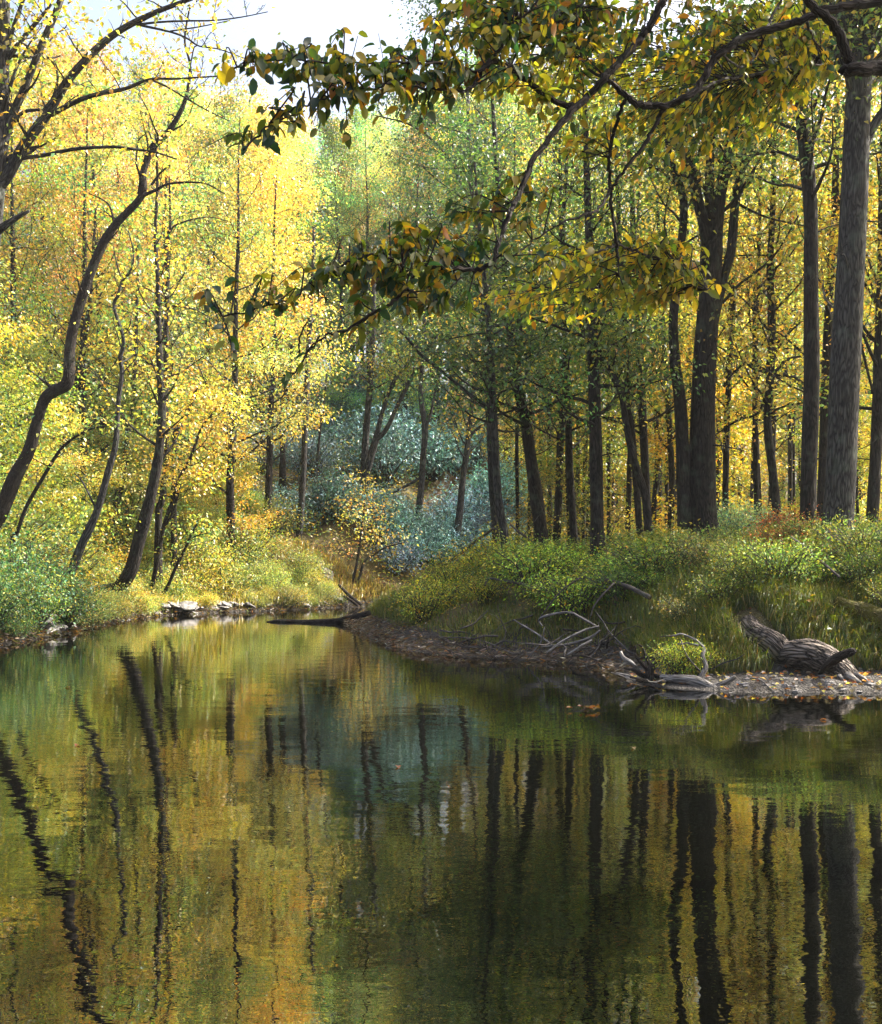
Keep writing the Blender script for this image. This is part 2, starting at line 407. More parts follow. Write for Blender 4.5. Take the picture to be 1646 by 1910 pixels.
class Crown:
    """twigs and leaves that grow along given limbs"""
    def __init__(s): s.p, s.a, s.n, s.l, s.c = [], [], [], [], []

    def spray(s, seg, k, spread, L, pal, flat=.45, droop=.3, r=rng, clump=None, tilt=.55):
        m = len(seg); t = r.uniform(0, m - 1.001, k); i = t.astype(int); f = (t - i)[:, None]
        c = seg[i] * (1 - f) + seg[i + 1] * f
        off = r.normal(0, 1, (k, 3)) * spread * np.array([1, 1, flat])
        ax = nrm(nrm(off) * .8 + r.normal(0, .5, (k, 3)) + np.array([0, 0, -droop]))
        nn = nrm(r.normal(0, tilt, (k, 3)) + np.array([0, 0, 1.]))
        s.p.append(c + off); s.a.append(ax); s.n.append(nn); s.l.append(L * r.uniform(.6, 1.25, k))
        col = pick(pal, k, r=r)
        if clump is not None: col = col * clump
        s.c.append(np.clip(col, .004, .85))

    def out(s, name, mat, parent=None, kind='diamond', wid=.62, **kw):
        l = np.concatenate(s.l)
        return leaf_mesh(name, np.vstack(s.p), np.vstack(s.a), np.vstack(s.n), l, l * wid, np.vstack(s.c), mat, parent, kind, **kw)


def sprout(tb, cr, pts, rad, t0, t1, nprim, L, pal, nsec=5, nleaf=36, leafL=.11, elev=(.2, .8), up=.10, spread=.34, prof=None, r=rng, twigs=True, az=None, sparse=1., flat=.45, thick=.35):
    """limbs along the stretch t0..t1 of a stem, each with twigs and leaves"""
    pts = np.asarray(pts, float); m = len(pts) - 1; a0 = r.uniform(0, 6.28)
    for k in range(nprim):
        f = (k + r.uniform(.1, .9)) / nprim; t = t0 + (t1 - t0) * f
        i = min(int(t * m), m - 1); fr = t * m - i
        p = pts[i] * (1 - fr) + pts[i + 1] * fr; rr = rad[i] * (1 - fr) + rad[i + 1] * fr
        ang = a0 + k * 2.4 + r.normal(0, .35) if az is None else r.uniform(*az)
        e = r.uniform(*elev) if f < .85 else r.uniform(elev[1] * .8, 1.3)
        d = np.array([math.cos(ang) * math.cos(e), math.sin(ang) * math.cos(e), math.sin(e)])
        ln = L * (prof(f) if prof else 1 - .55 * f) * r.uniform(.65, 1.2)
        b = wander(p, d, ln, 6, up, .16, r)
        br = np.linspace(max(rr * thick, .008), .006, len(b))
        tb.add(b, br, 5, cap=False)
        cl = np.exp(r.normal(0, .26)) * np.array([np.exp(r.normal(0, .2)), 1, np.exp(r.normal(0, .15))])
        for q in range(nsec):
            u = .22 + .78 * (q + r.uniform(.1, .9)) / nsec
            i2 = min(int(u * 6), 5); p2 = b[i2] + (b[i2 + 1] - b[i2]) * (u * 6 - i2)
            d2 = nrm(b[i2 + 1] - b[i2] + 1e-9); uu, vv = perp_basis(d2)
            sg = 1 if q % 2 else -1
            d3 = nrm(d2 * r.uniform(.4, 1) + uu * sg * r.uniform(.5, 1.1) + vv * r.normal(0, .3))
            s2 = wander(p2, d3, ln * .42 * (1.25 - u * .6), 3, .04, .2, r)
            if twigs: tb.add(s2, np.linspace(.3 * br[i2] + .004, .003, 4), 3, cap=False)
            if cr is not None and r.random() < sparse:
                cr.spray(s2, nleaf, spread, leafL, pal, r=r, clump=cl * np.exp(r.normal(0, .12)), flat=flat)


def proto_tree(name, label, cat, group, seed, h, cb, cr_, r0, nprim, pal, leafL, nsec=6, nleaf=78, elev=(.1, .7), bark=M_BARK, prof=None, spread=.31, flat=.4, lean=.03, mat=M_LEAF):
    r = np.random.default_rng(seed)
    root = thing(name, label, cat, (0, 0, 0), group)
    n = 9
    tp = np.zeros((n, 3)); tp[:, 2] = np.linspace(-.5, h, n)
    tp[1:, :2] = np.cumsum(r.normal(0, lean * h / n, (n - 1, 2)) + r.normal(0, lean, 2) * h / n, 0)
    tp = catmull(tp, 3); rad = r0 * (1 - np.linspace(0, 1, len(tp)) ** 1.1 * .93); rad[0] *= 1.5; rad[1] *= 1.25
    tb = Tubes(); tb.add(tp, rad, 8, .06); cr = Crown()
    sprout(tb, cr, tp, rad, cb, .99, nprim, cr_, pal, nsec, nleaf, leafL, elev, prof=prof, r=r, spread=spread, flat=flat)
    tb.out('trunk', bark, root); cr.out('crown', mat, root)
    return root


def manual_stem(pix, D=None, base=True, n=5):
    """pixel way-points (px, py, width[, D]) -> smooth stem in the world"""
    p, rr = [], []
    for q in pix:
        d = q[3] if len(q) > 3 else D
        p.append(P(q[0], q[1], d)); rr.append(q[2] / 2 / F * d)
    p = np.array(p); rr = np.array(rr)
    if base:
        z = Z(p[0][0], p[0][1])
        if p[0][2] > z - .15:
            p = np.vstack([[p[0][0] - (p[1][0] - p[0][0]) * .1, p[0][1], z - .25], p]); rr = np.concatenate([[rr[0] * 1.15], rr])
    pts = catmull(p, n); ra = np.clip(catmull(np.c_[rr, rr * 0, rr * 0], n)[:, 0], .004, 9)
    return pts, ra


def flare(ra, k=.35, n=5):
    ra = ra.copy(); m = min(n, len(ra)); ra[:m] *= 1 + k * np.linspace(1, 0, m) ** 2; return ra

# ================================================================== BACKGROUND WOODS
PR = {}
PR['gold'] = proto_tree('golden_tree', 'tall golden autumn tree in the sunlit mass on the left hillside', 'tree', 'golden trees on the left hillside', 1, 17, .22, 4.3, .20, 30, GOLD, .118)
PR['lime'] = proto_tree('yellow_green_tree', 'tall yellow green tree among the golden crowns on the left hillside', 'tree', 'yellow green trees on the left hillside', 2, 16, .2, 4.2, .19, 28, LIME, .112)
PR['pale'] = proto_tree('golden_tree', 'pale peach gold tree high on the hazy hillside in the distance', 'tree', 'pale gold trees on the far hillside', 3, 15, .2, 4.0, .17, 28, PALEGOLD, .12)
PR['green'] = proto_tree('green_tree', 'green leaved tree on the shaded hillside behind the river bend', 'tree', 'green trees behind the river bend', 4, 15, .2, 4.2, .18, 28, GREEN, .115)
PR['under'] = proto_tree('understory_tree', 'low spreading yellow tree under the tall crowns of the left hillside', 'tree', 'understory trees on the left hillside', 5, 7, .10, 3.1, .08, 24, GOLD, .10, elev=(-.1, .5))
PR['underlime'] = proto_tree('understory_tree', 'low spreading lime green tree under the tall crowns of the left hillside', 'tree', 'lime understory trees on the left hillside', 6, 6.5, .08, 3.0, .07, 24, LIME, .095, elev=(-.1, .5))


def proto_shrub(name, label, group, seed, h, rad, nst, pal, leafL, nleaf, mat=M_LEAF, wid=.6, dome=True, spread=.2, tilt=.6):
    r = np.random.default_rng(seed)
    root = thing(name, label, 'shrub', (0, 0, 0), group)
    tb, cr = Tubes(), Crown()
    for k in range(nst):
        a = r.uniform(0, 6.28); q = math.sqrt(r.uniform(0, 1)) * rad
        hh = h * (math.sqrt(max(1 - (q / rad) ** 2 * .85, .1)) if dome else 1) * r.uniform(.75, 1.1)
        tip = np.array([math.cos(a) * q, math.sin(a) * q, hh])
        s = catmull([(tip[0] * .12, tip[1] * .12, -.1), tip * np.array([.45, .45, .55]) + r.normal(0, .06, 3), tip], 3)
        tb.add(s, np.linspace(.02, .004, len(s)), 4, cap=False)
        cl = np.exp(r.normal(0, .25)) * np.array([np.exp(r.normal(0, .12)), 1, 1])
        cr.spray(s[2:], nleaf, spread, leafL, pal, flat=.8, r=r, clump=cl, tilt=tilt)
    tb.out('stems', M_TWIG, root); cr.out('crown', mat, root, wid=wid)
    return root


PR['rhodo'] = proto_shrub('rhododendron', 'waxy rhododendron with a blue sky sheen coloured into its leaves in the shade of the far hillside', 'rhododendrons on the far hillside', 20, 2.1, 1.9, 110, TEAL, .15, 34, M_RHODO, .36, spread=.24)
PR['bush'] = proto_shrub('leafy_shrub', 'sunlit yellow green shrub on the left bank slope', 'sunlit shrubs on the left bank', 21, 1.9, 1.5, 90, LIME, .085, 48, spread=.22)
PR['goldbush'] = proto_shrub('leafy_shrub', 'small golden leaved shrub on the left bank slope', 'golden shrubs on the left bank', 22, 1.7, 1.4, 80, GOLD, .085, 46, spread=.22)
PR['tealbush'] = proto_shrub('leafy_shrub', 'dense blue green shrub overhanging the dark rocks at the left edge', 'blue green shrubs at the left edge', 23, 1.8, 1.3, 100, TEALGOLD, .08, 50, M_WAXY, .55, spread=.2)
PR['fern'] = proto_shrub('leafy_shrub', 'low green leafy shrub on the shaded right bank', 'green shrubs on the right bank', 24, .95, 1.0, 80, GREEN + LIME[:2], .075, 34, M_WAXY, .5, spread=.2, dome=False)

for o in PR.values(): o.location = (0, -60, -30)          # the originals are moved to real places below
USED = set()


def put(kind, x, y, s=1., label=None, group=None, tint=None, z=None, tilt=None, name=None):
    zz = Z(x, y) if z is None else z
    rz = rng.uniform(0, 6.28); tl = tilt if tilt is not None else (rng.normal(0, .03), rng.normal(0, .03))
    if kind not in USED and label is None:
        USED.add(kind); o = PR[kind]; o.location = (x, y, zz); o.rotation_euler = (tl[0], tl[1], rz); o.scale = (s,) * 3 if np.isscalar(s) else s
        return o
    o = dup(PR[kind], (x, y, zz), rz, s, label, group, tint, tl)
    if name: o.name = name
    return o


def tintv(j=.12, warm=0.):
    v = np.exp(rng.normal(0, j)); return (float(v * (1 + warm * .5)), float(v * np.exp(rng.normal(0, j * .4))), float(v * (1 - warm)))


LAB = {('gold', 'R'): ('tall golden autumn tree in the backlit forest behind the right bank trunks', 'golden trees behind the right bank trunks'),
       ('lime', 'R'): ('tall yellow green tree in the backlit forest behind the right bank trunks', 'yellow green trees behind the right bank trunks'),
       ('green', 'R'): ('green tree in the deep forest behind the right bank trunks', 'green trees behind the right bank trunks'),
       ('under', 'R'): ('low yellow tree glowing between the dark right bank trunks', 'yellow understory behind the right bank trunks'),
       ('underlime', 'R'): ('low lime green tree glowing between the dark right bank trunks', 'lime understory behind the right bank trunks'),
       ('gold', 'C'): ('golden tree on the hillside behind the river bend', 'golden trees behind the river bend'),
       ('lime', 'C'): ('yellow green tree on the hillside behind the river bend', 'yellow green trees behind the river bend'),
       ('under', 'C'): ('low yellow tree on the shaded hillside behind the river bend', 'yellow understory behind the river bend'),
       ('underlime', 'C'): ('low lime green tree on the shaded hillside behind the river bend', 'lime understory behind the river bend'),
       ('green', 'L'): ('dark green tree among the golden crowns of the left hillside', 'green trees on the left hillside'), ('pale', 'C'): (None, None), ('green', 'C'): (None, None)}
HT = {'gold': 17, 'lime': 16, 'pale': 15, 'green': 15, 'under': 7, 'underlime': 6.5}
SKY = lambda px: np.interp(px, [-100, 0, 100, 300, 440, 540, 640, 720, 800, 900, 1000, 1900], [20, 60, 70, 120, 175, 240, 215, 190, 170, 140, 120, 120])


# colour moods of single trees: lemon, peach, mid green, pale lime, dull gold
MOOD = {'L': [(1.02, .92, .9), (1.08, .78, 1.6), (.50, .70, 1.0), (.82, .98, 1.6), (.9, .74, .7), (1.05, .86, 1.3), (.66, .80, 1.1)],
        'C': [(1, 1, 1), (1.05, .85, 1.4), (.75, 1, 1.5), (.8, 1.05, 1.3)],
        'R': [(1, 1, 1), (.95, .82, .9), (.5, .8, 1.), (.58, .78, .9), (.8, .85, 1), (.9, .9, .8)]}


def wood(n, pxr, Dr, mix, reg, mind, top=None, und=False):
    pts = []
    for t in range(n * 40):
        if len(pts) >= n: break
        D = rng.uniform(*Dr) if not callable(Dr[0]) else rng.uniform(Dr[0](0), Dr[1](0))
        px = rng.uniform(*pxr); x = (px - CX) / F * D
        xa, ya = np.array([x]), np.array([D])
        if in_poly(xa, ya, RIVER)[0] or min(dist_poly(xa, ya, LSHORE)[0], dist_poly(xa, ya, RSHORE)[0]) < 2.0: continue
        if any((x - a) ** 2 + (D - b) ** 2 < mind ** 2 for a, b in pts): continue
        pts.append((x, D)); z = Z(x, D)
        k = list(mix)[rng.choice(len(mix), p=np.array(list(mix.values())) / sum(mix.values()))]
        if und: s = rng.uniform(.65, 1.15)
        else:
            row = (SKY(px) if top is None else rng.uniform(*top)) + abs(rng.normal(0, 45)) + 10
            s = float(np.clip((H + (YH - row) / F * D - z) / HT[k] * .97, .45, 1.5))
        lb, gp = LAB.get((k, reg), (None, None))
        sx = s if und else s ** .5 * .95
        put(k, x, D, (sx, sx, s), lb, gp, tint=tuple(np.array(tintv(.13)) * np.array(MOOD[reg][rng.integers(0, len(MOOD[reg]))]) * {'R': (1.0, .90, .55), 'L': (1.02, .98, .8), 'C': (1.5, 1.5, 1.7)}[reg]))  # the 'C' tint lifts leaf colour, painting in sunlight and distant haze


wood(36, (-120, 500), (37, 66), {'gold': 4, 'lime': 3.5, 'pale': 2.5, 'green': 2.2}, 'L', 3.2)
wood(28, (-80, 430), (28, 52), {'under': 2.5, 'underlime': 5}, 'L', 2.6, und=True)
wood(14, (400, 780), (58, 82), {'pale': 5, 'green': 4}, 'C', 4.0)
wood(17, (500, 980), (56, 74), {'green': 3.5, 'lime': 2.5, 'gold': 1.}, 'C', 3.6)
wood(7, (740, 930), (55, 68), {'green': 3, 'lime': 2}, 'C', 3.0)
wood(8, (520, 980), (55, 66), {'underlime': 4, 'under': 1.5}, 'C', 3.2, und=True)
wood(40, (930, 1900), (38, 84), {'gold': 4.5, 'lime': 3, 'green': 2.5}, 'R', 4.2, top=(60, 330))
wood(38, (1060, 1900), (29, 62), {'under': 4, 'underlime': 4}, 'R', 3.2, und=True)

# rhododendrons on the dark hillside behind the bend, skylight painted in by the blue tint
for k in range(56):
    for t in range(30):
        px = rng.uniform(430, 1040); D = rng.uniform(46, 64) if k > 14 else rng.uniform(42, 46); x = (px - CX) / F * D
        if dist_poly(np.array([x]), np.array([D]), LSHORE)[0] > 1.6 and not in_poly(np.array([x]), np.array([D]), RIVER)[0] and D > 40: break
    put('rhodo', x, D, rng.uniform(.8, 1.4) * (1 if k > 14 else .8), tint=tuple(np.array((1.15, 1.2, 1.5)) * np.array(tintv(.38))))


for k in range(16):
    px = rng.uniform(700, 1010); D = rng.uniform(43.6, 48) + max(0, px - 830) * .012
    put('rhodo', (px - CX) / F * D, D, rng.uniform(.7, 1.1), tint=tuple(np.array((1.15, 1.2, 1.5)) * np.array(tintv(.38))))


def shoreband(n, kind, pxr, dr, sr, label=None, group=None, tint=None, D_hint=None, shore=LSHORE):
    c = 0
    for t in range(n * 200):
        if c >= n: return
        D = rng.uniform(14, 44) if D_hint is None else rng.uniform(*D_hint); px = rng.uniform(*pxr); x = (px - CX) / F * D
        d = dist_poly(np.array([x]), np.array([D]), shore)[0]
        if in_poly(np.array([x]), np.array([D]), RIVER)[0] or not dr[0] < d < dr[1]: continue
        put(kind, x, D, rng.uniform(*sr), label, group, tint=tintv(.14, rng.normal(0, .1)) if tint is None else tint); c += 1


shoreband(22, 'bush', (130, 500), (1.4, 7), (.6, 1.15), D_hint=(26, 43))
shoreband(16, 'goldbush', (60, 500), (1.2, 6), (.55, 1.0), D_hint=(26, 43))
shoreband(26, 'bush', (-60, 440), (4, 14), (.9, 1.5), D_hint=(28, 46))
shoreband(20, 'bush', (180, 600), (.5, 1.6), (.35, .7), D_hint=(28, 42))
shoreband(14, 'goldbush', (220, 640), (.5, 1.5), (.3, .6), D_hint=(30, 43))
LSD = [(0, 20.8), (60, 23.3), (125, 25.2), (200, 29.6), (300, 32.9), (420, 35.2), (550, 36.9), (650, 39.6)]
for k in range(64):
    px = rng.uniform(10, 640)
    if (296 < px < 490 and rng.random() < .9) or (px < 130 and rng.random() < .6): continue
    D = float(np.interp(px, *zip(*LSD))) + rng.uniform(-.1, .5); sz = rng.uniform(.22, .45)
    kd = ['tealbush', 'tealbush', 'bush'][k % 3] if px < 170 else ['bush', 'goldbush', 'bush', 'fern'][k % 4]
    put(kd, (px - CX) / F * D, D, (sz * 1.2, sz * 1.2, sz), 'small ragged plant hanging over the left waterline', 'plants along the left waterline', tint=tuple(np.array(tintv(.25)) * .85), z=.04, name='bank_plant')
shoreband(9, 'tealbush', (-70, 125), (.15, 1.0), (.55, .8), D_hint=(20.5, 26))
shoreband(16, 'bush', (190, 620), (.2, .8), (.22, .42), D_hint=(29, 42))
shoreband(12, 'goldbush', (200, 640), (.2, .8), (.2, .36), D_hint=(29, 42))
shoreband(10, 'tealbush', (-80, 120), (.7, 3.4), (.75, 1.1), D_hint=(20, 27))
shoreband(8, 'bush', (-120, 150), (2, 6), (.9, 1.3), D_hint=(22, 32))
shoreband(16, 'underlime', (60, 470), (2.5, 8), (.35, .55), D_hint=(28, 44))
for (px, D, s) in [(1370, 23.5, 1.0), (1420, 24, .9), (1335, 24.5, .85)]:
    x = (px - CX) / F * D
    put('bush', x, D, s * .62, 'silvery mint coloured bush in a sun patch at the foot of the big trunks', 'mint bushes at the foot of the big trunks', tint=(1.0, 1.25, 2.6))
# green leafy shrubs across the crest of the right bank
for k in range(22):
    px = rng.uniform(970, 1320); D = rng.uniform(18.0, 23.5); x = (px - CX) / F * D
    sz = rng.uniform(.45, .8); put('fern', x, D, (sz * 1.25, sz * 1.25, sz * rng.uniform(.7, 1.15)), tint=tuple(np.array(tintv(.32, rng.normal(0, .15))) * (.85, .95, .55)))
for k in range(20):
    px = rng.uniform(1200, 1700); D = rng.uniform(15.5, 22); x = (px - CX) / F * D
    put('fern', x, D, rng.uniform(.45, .8), 'small dark green plant between the mossy logs of the right bank', 'small plants between the mossy logs', tint=tintv(.2))
for k in range(22):
    px = rng.uniform(1340, 1690); D = rng.uniform(15.7 if px < 1600 else 14.9, 17.0); x = (px - CX) / F * D
    put('fern', x, D, rng.uniform(.35, .62), 'leafy green weed on the slope directly above the furrowed log', 'weeds above the furrowed log', tint=tuple(np.array(tintv(.25)) * (.9, .95, .6)))
for k in range(14):
    px = rng.uniform(1390, 1660); D = rng.uniform(17.2, 20); x = (px - CX) / F * D
    put('fern', x, D, rng.uniform(.35, .62), 'rusty red fern clump before the bases of the rightmost trunks', 'rusty ferns by the right trunks', tint=(1.55, .42, .55), name='fern_clump')
for k in range(16):
    px = rng.uniform(740, 1000); D = rng.uniform(21, 30); x = (px - CX) / F * D
    if not in_poly(np.array([x]), np.array([D]), RIVER)[0]:
        put('fern', x, D, rng.uniform(.45, .85), 'low yellow green leafy plant on the grassy point', 'leafy plants on the grassy point', tint=(1.7, 1.45, .8))

# ================================================================== TREES OF THE LEFT BANK
def tree(name, label, stems, D=None, bark=M_BARK, leaves=None, cat='tree', tint=None, sides=12, lump=.06, twigs=None, fl=.6):
    """stems: the first is the trunk, the others are limbs"""
    pts, ra = manual_stem(stems[0], D)
    base = pts[0].copy()
    root = thing(name, label, cat, (base[0], base[1], Z(base[0], base[1])))
    o0 = np.array(root.location)
    tb = Tubes(); tb.add(pts - o0, flare(ra, fl), sides, lump); cr = Crown()
    allst = [(pts - o0, ra)]
    limbs = []
    for s in stems[1:]:
        p2, r2 = manual_stem(s, D, base=False); t2 = Tubes(); t2.add(p2 - o0, r2, max(6, sides - 4), lump)
        limbs.append(t2); allst.append((p2 - o0, r2))
    for kw in (leaves or []):
        kw = dict(kw); idx = kw.pop('on', 0)
        tgt = tb if idx == 0 else limbs[idx - 1]
        p2, r2 = allst[idx]
        sprout(tgt, cr if kw.pop('leafy', True) else None, p2, r2, kw.pop('t0', .4), kw.pop('t1', 1.), **kw)
    t = tb.out('trunk', bark, root)
    for l_ in limbs: l_.out('limb', bark, root)
    if cr.p:
        c = cr.out('crown', M_LEAF, root)
        if tint: c.color = (*tint, 1)
    return root


sp = dict(nprim=12, L=1.6, pal=GOLD, nsec=4, nleaf=10, leafL=.12)
tree('river_birch', 'many limbed grey tree cut off by the left edge with limbs fanning over the sky', [
    [(-130, 1020, 46), (-62, 700, 42), (-16, 430, 36), (0, 250, 30), (4, 120, 26), (6, -20, 24), (8, -260, 16)],
    [(2, 290, 20), (18, 228, 17), (48, 160, 15), (78, 84, 13), (113, 2, 12), (150, -120, 8)],
    [(-8, 352, 26), (14, 328, 23), (45, 272, 20), (90, 210, 18), (135, 140, 16), (205, 70, 13), (280, 28, 10), (350, 0, 8), (430, -30, 6)],
    [(36, 296, 8), (90, 288, 7.5), (140, 278, 7), (210, 274, 6), (255, 279, 5), (290, 284, 4), (330, 297, 3)],
    [(95, 214, 10), (160, 182, 9), (235, 165, 7), (280, 148, 5.5), (330, 147, 4), (405, 142, 3)],
    [(280, 148, 4), (312, 162, 3.5), (345, 182, 3.2), (385, 205, 2.6), (428, 226, 2)],
    [(255, 46, 5), (300, 41, 4), (350, 39, 3.5), (400, 38, 3), (450, 32, 2.4), (500, 22, 1.6)],
    [(262, 47, 5), (320, 60, 4), (350, 72, 3.5), (372, 86, 3), (410, 92, 2.4), (465, 112, 1.6)],
    [(318, 58, 3), (372, 50, 2.4), (430, 38, 1.6)],
    [(76, 214, 7), (100, 180, 6), (108, 140, 5), (96, 112, 4), (80, 104, 4)],
    [(14, 110, 12), (38, 78, 9), (70, 40, 7), (96, 8, 5)],
    [(4, 150, 10), (20, 70, 8), (40, 10, 7), (62, -40, 5)],
    [(16, 244, 8), (40, 212, 7), (66, 205, 6), (84, 207, 5)],
    [(-40, 462, 20), (-5, 432, 16), (22, 412, 12), (55, 393, 5)],
], 19.5, M_BARKG, leaves=[dict(sp, on=1, t0=.2, nprim=8, L=1.2), dict(sp, on=2, t0=.15, nprim=16, L=1.1, nleaf=9), dict(sp, on=4, t0=.1, nprim=9, L=.8, nleaf=8), dict(sp, on=3, nprim=5, L=.6, nleaf=4), dict(sp, on=0, t0=.45, t1=.95, nprim=12, L=1.8, nleaf=16),
   dict(sp, on=10, nprim=6, L=.9), dict(sp, on=6, nprim=5, L=.5, nleaf=1), dict(sp, on=7, nprim=5, L=.5, nleaf=2), dict(sp, on=5, nprim=4, L=.4, nleaf=2)])

tree('leaning_tree', 'dark tree with an S shaped trunk leaning right from the left edge', [
    [(-22, 1010, 30), (0, 960, 28), (28, 890, 26), (55, 840, 22), (80, 752, 21), (100, 730, 23), (127, 712, 23), (131, 650, 19), (140, 600, 19), (165, 520, 18), (190, 460, 17), (215, 420, 15), (265, 365, 12), (268, 320, 12), (285, 275, 13), (315, 245, 11), (345, 190, 8), (355, 125, 5), (345, 75, 4), (355, 10, 3)],
    [(264, 366, 8), (290, 355, 6), (312, 344, 5), (345, 340, 4), (385, 343, 3), (420, 362, 2)],
    [(260, 362, 7), (262, 330, 5), (255, 305, 4), (258, 265, 3), (270, 250, 2)],
    [(283, 345, 5), (300, 322, 4), (318, 308, 3)],
    [(213, 422, 4), (208, 392, 4), (196, 375, 3), (165, 360, 2)],
    [(355, 125, 3), (362, 90, 2.5), (368, 82, 2), (372, 40, 1.5)],
], 24.5, M_DARK, leaves=[dict(sp, on=0, t0=.72, nprim=12, L=1.2, nleaf=5), dict(sp, on=1, nprim=6, L=.9, nleaf=4, pal=LIME), dict(sp, on=0, t0=.2, t1=.7, nprim=8, L=1.1, nleaf=2)])

tree('slender_tree', 'thin wavy trunk rising from the left waterline beside the S shaped tree', [
    [(118, 1122, 17), (147, 1030, 16), (167, 988, 16), (183, 948, 14), (201, 885, 13), (216, 828, 11), (221, 750, 9), (228, 697, 8), (225, 667, 8), (231, 633, 7), (213, 573, 6), (221, 550, 6), (228, 526, 5), (246, 500, 4), (249, 470, 3), (240, 430, 2)],
    [(180, 950, 4), (168, 925, 4), (152, 895, 3), (140, 884, 2)], [(228, 526, 3), (218, 490, 3), (212, 460, 2)],
], 25.5, M_BARKG, leaves=[dict(sp, on=0, t0=.45, nprim=14, L=1.3, nleaf=7, pal=LIME)])

tree('leaning_tree', 'tall straight tree leaning from a dark hooked root over the left bank', [
    [(190, 1108, 24), (205, 1100, 24), (222, 1096, 26), (245, 1062, 25), (261, 1002, 24), (275, 952, 22), (288, 895, 20), (298, 835, 18), (303, 760, 15), (299, 700, 13), (296, 600, 11), (295, 520, 9), (290, 440, 7), (294, 340, 5), (290, 250, 3)],
], 31, M_BARK, leaves=[dict(sp, on=0, t0=.5, nprim=26, L=2.2, nleaf=16, leafL=.13)])
tree('slender_tree', 'second straight trunk standing close behind the tall leaning tree', [
    [(296, 965, 14), (302, 935, 13), (309, 885, 12), (311, 835, 11), (310, 760, 10), (311, 600, 9), (313, 530, 8), (312, 450, 6), (318, 420, 5), (316, 330, 3)],
    [(313, 455, 5), (322, 425, 4), (350, 412, 3), (390, 405, 2), (425, 412, 1.5)], [(312, 570, 3), (340, 572, 3), (370, 580, 2), (400, 598, 1.5)],
], 34.5, M_BARK, leaves=[dict(sp, on=0, t0=.4, nprim=22, L=2.0, nleaf=16, pal=PALEGOLD, leafL=.13)])
tree('sapling', 'slim sapling with a forked top leaning right from the left waterline', [
    [(276, 1130, 10), (291, 1062, 9), (305, 985, 8), (322, 935, 7), (335, 892, 6), (355, 855, 6), (375, 801, 5), (392, 778, 4), (412, 752, 3)],
    [(309, 982, 5), (325, 950, 5), (336, 905, 5), (345, 870, 4)],
], 33.6, M_DARK, leaves=[dict(sp, on=0, t0=.45, nprim=22, L=2.3, nleaf=26, elev=(-.1, .6)), dict(sp, on=1, nprim=8, L=1.5, nleaf=20)])
tree('sapling', 'short bare sapling leaning right over the slate rocks of the left bank', [
    [(290, 1128, 8), (312, 1096, 7), (328, 1059, 6), (348, 1019, 5), (362, 989, 4), (370, 970, 3)], [(356, 1004, 3), (372, 998, 2.5), (390, 994, 2)],
], 33.8, M_DARK, leaves=[dict(sp, on=0, t0=.55, nprim=7, L=.7, nleaf=10, pal=LIME), dict(sp, on=1, nprim=4, L=.5, nleaf=10, pal=LIME)])
tree('sapling', 'thin arching sapling bowed to the right at the left edge of the bank', [
    [(24, 1010, 9), (30, 999, 8), (50, 945, 7), (84, 885, 7), (114, 838, 6), (147, 811, 4), (178, 798, 3), (208, 794, 2)],
], 25, M_DARK, leaves=[dict(sp, on=0, t0=.4, nprim=8, L=.8, nleaf=9, pal=LIME)])
tree('background_tree', 'pale barked trunk lit on its right side behind the left bank shrubs', [
    [(216, 950, 14), (231, 885, 13), (240, 801, 11), (248, 760, 9), (252, 690, 8), (256, 560, 6), (258, 430, 4)]], 37, M_BARKG, leaves=[dict(sp, on=0, t0=.5, nprim=22, L=2.4, nleaf=22)])
tree('background_tree', 'brown trunk standing behind the bend of the S shaped tree', [
    [(118, 830, 13), (126, 781, 12), (134, 751, 11), (144, 700, 10), (151, 667, 9), (164, 600, 8), (172, 500, 6), (180, 380, 4)]], 37, M_BARK, leaves=[dict(sp, on=0, t0=.4, nprim=22, L=2.4, nleaf=22)])
tree('dead_snag', 'short broken brown snag leaning right in the golden foliage', [
    [(326, 830, 10), (340, 790, 10), (352, 761, 9), (362, 740, 9), (372, 722, 7)]], 36, M_BARK)
tree('sapling', 'bare upright twig of a sapling standing alone on the sandy left shore', [
    [(404, 1132, 3.5), (408, 1100, 3), (412, 1075, 2.5), (410, 1050, 2)]], 35.6, M_DARK)

# ================================================================== TREES BEHIND THE RIVER BEND
cs = dict(nprim=14, L=2.2, pal=GREEN, nsec=4, nleaf=20, leafL=.13)
tree('background_tree', 'lone straight grey trunk left of centre on the blue green hillside', [
    [(557, 1000, 12), (560, 985, 12), (564, 918, 12), (569, 818, 11), (572, 734, 11), (575, 667, 10), (578, 600, 9), (583, 520, 7), (586, 420, 5)]], 41.5, M_BARKG, leaves=[dict(cs, on=0, t0=.7, pal=LIME)])
tree('background_tree', 'straight grey trunk left of the forked trunk on the far hillside', [
    [(678, 905, 13), (681, 835, 13), (688, 751, 12), (693, 690, 11), (696, 620, 10), (698, 520, 8)]], 46, M_BARKG, leaves=[dict(cs, on=0, t0=.55)])
tree('forked_tree', 'grey trunk that forks into two leaning stems on the far hillside', [
    [(682, 905, 15), (690, 860, 14), (701, 821, 13), (708, 790, 9), (714, 768, 8), (735, 711, 7), (768, 670, 6), (800, 600, 4)],
    [(701, 821, 10), (721, 801, 9), (741, 758, 8), (765, 711, 8), (788, 675, 7), (830, 600, 4)]], 45.8, M_BARKG, leaves=[dict(cs, on=0, t0=.6, pal=LIME), dict(cs, on=1, t0=.5, pal=GOLD)])
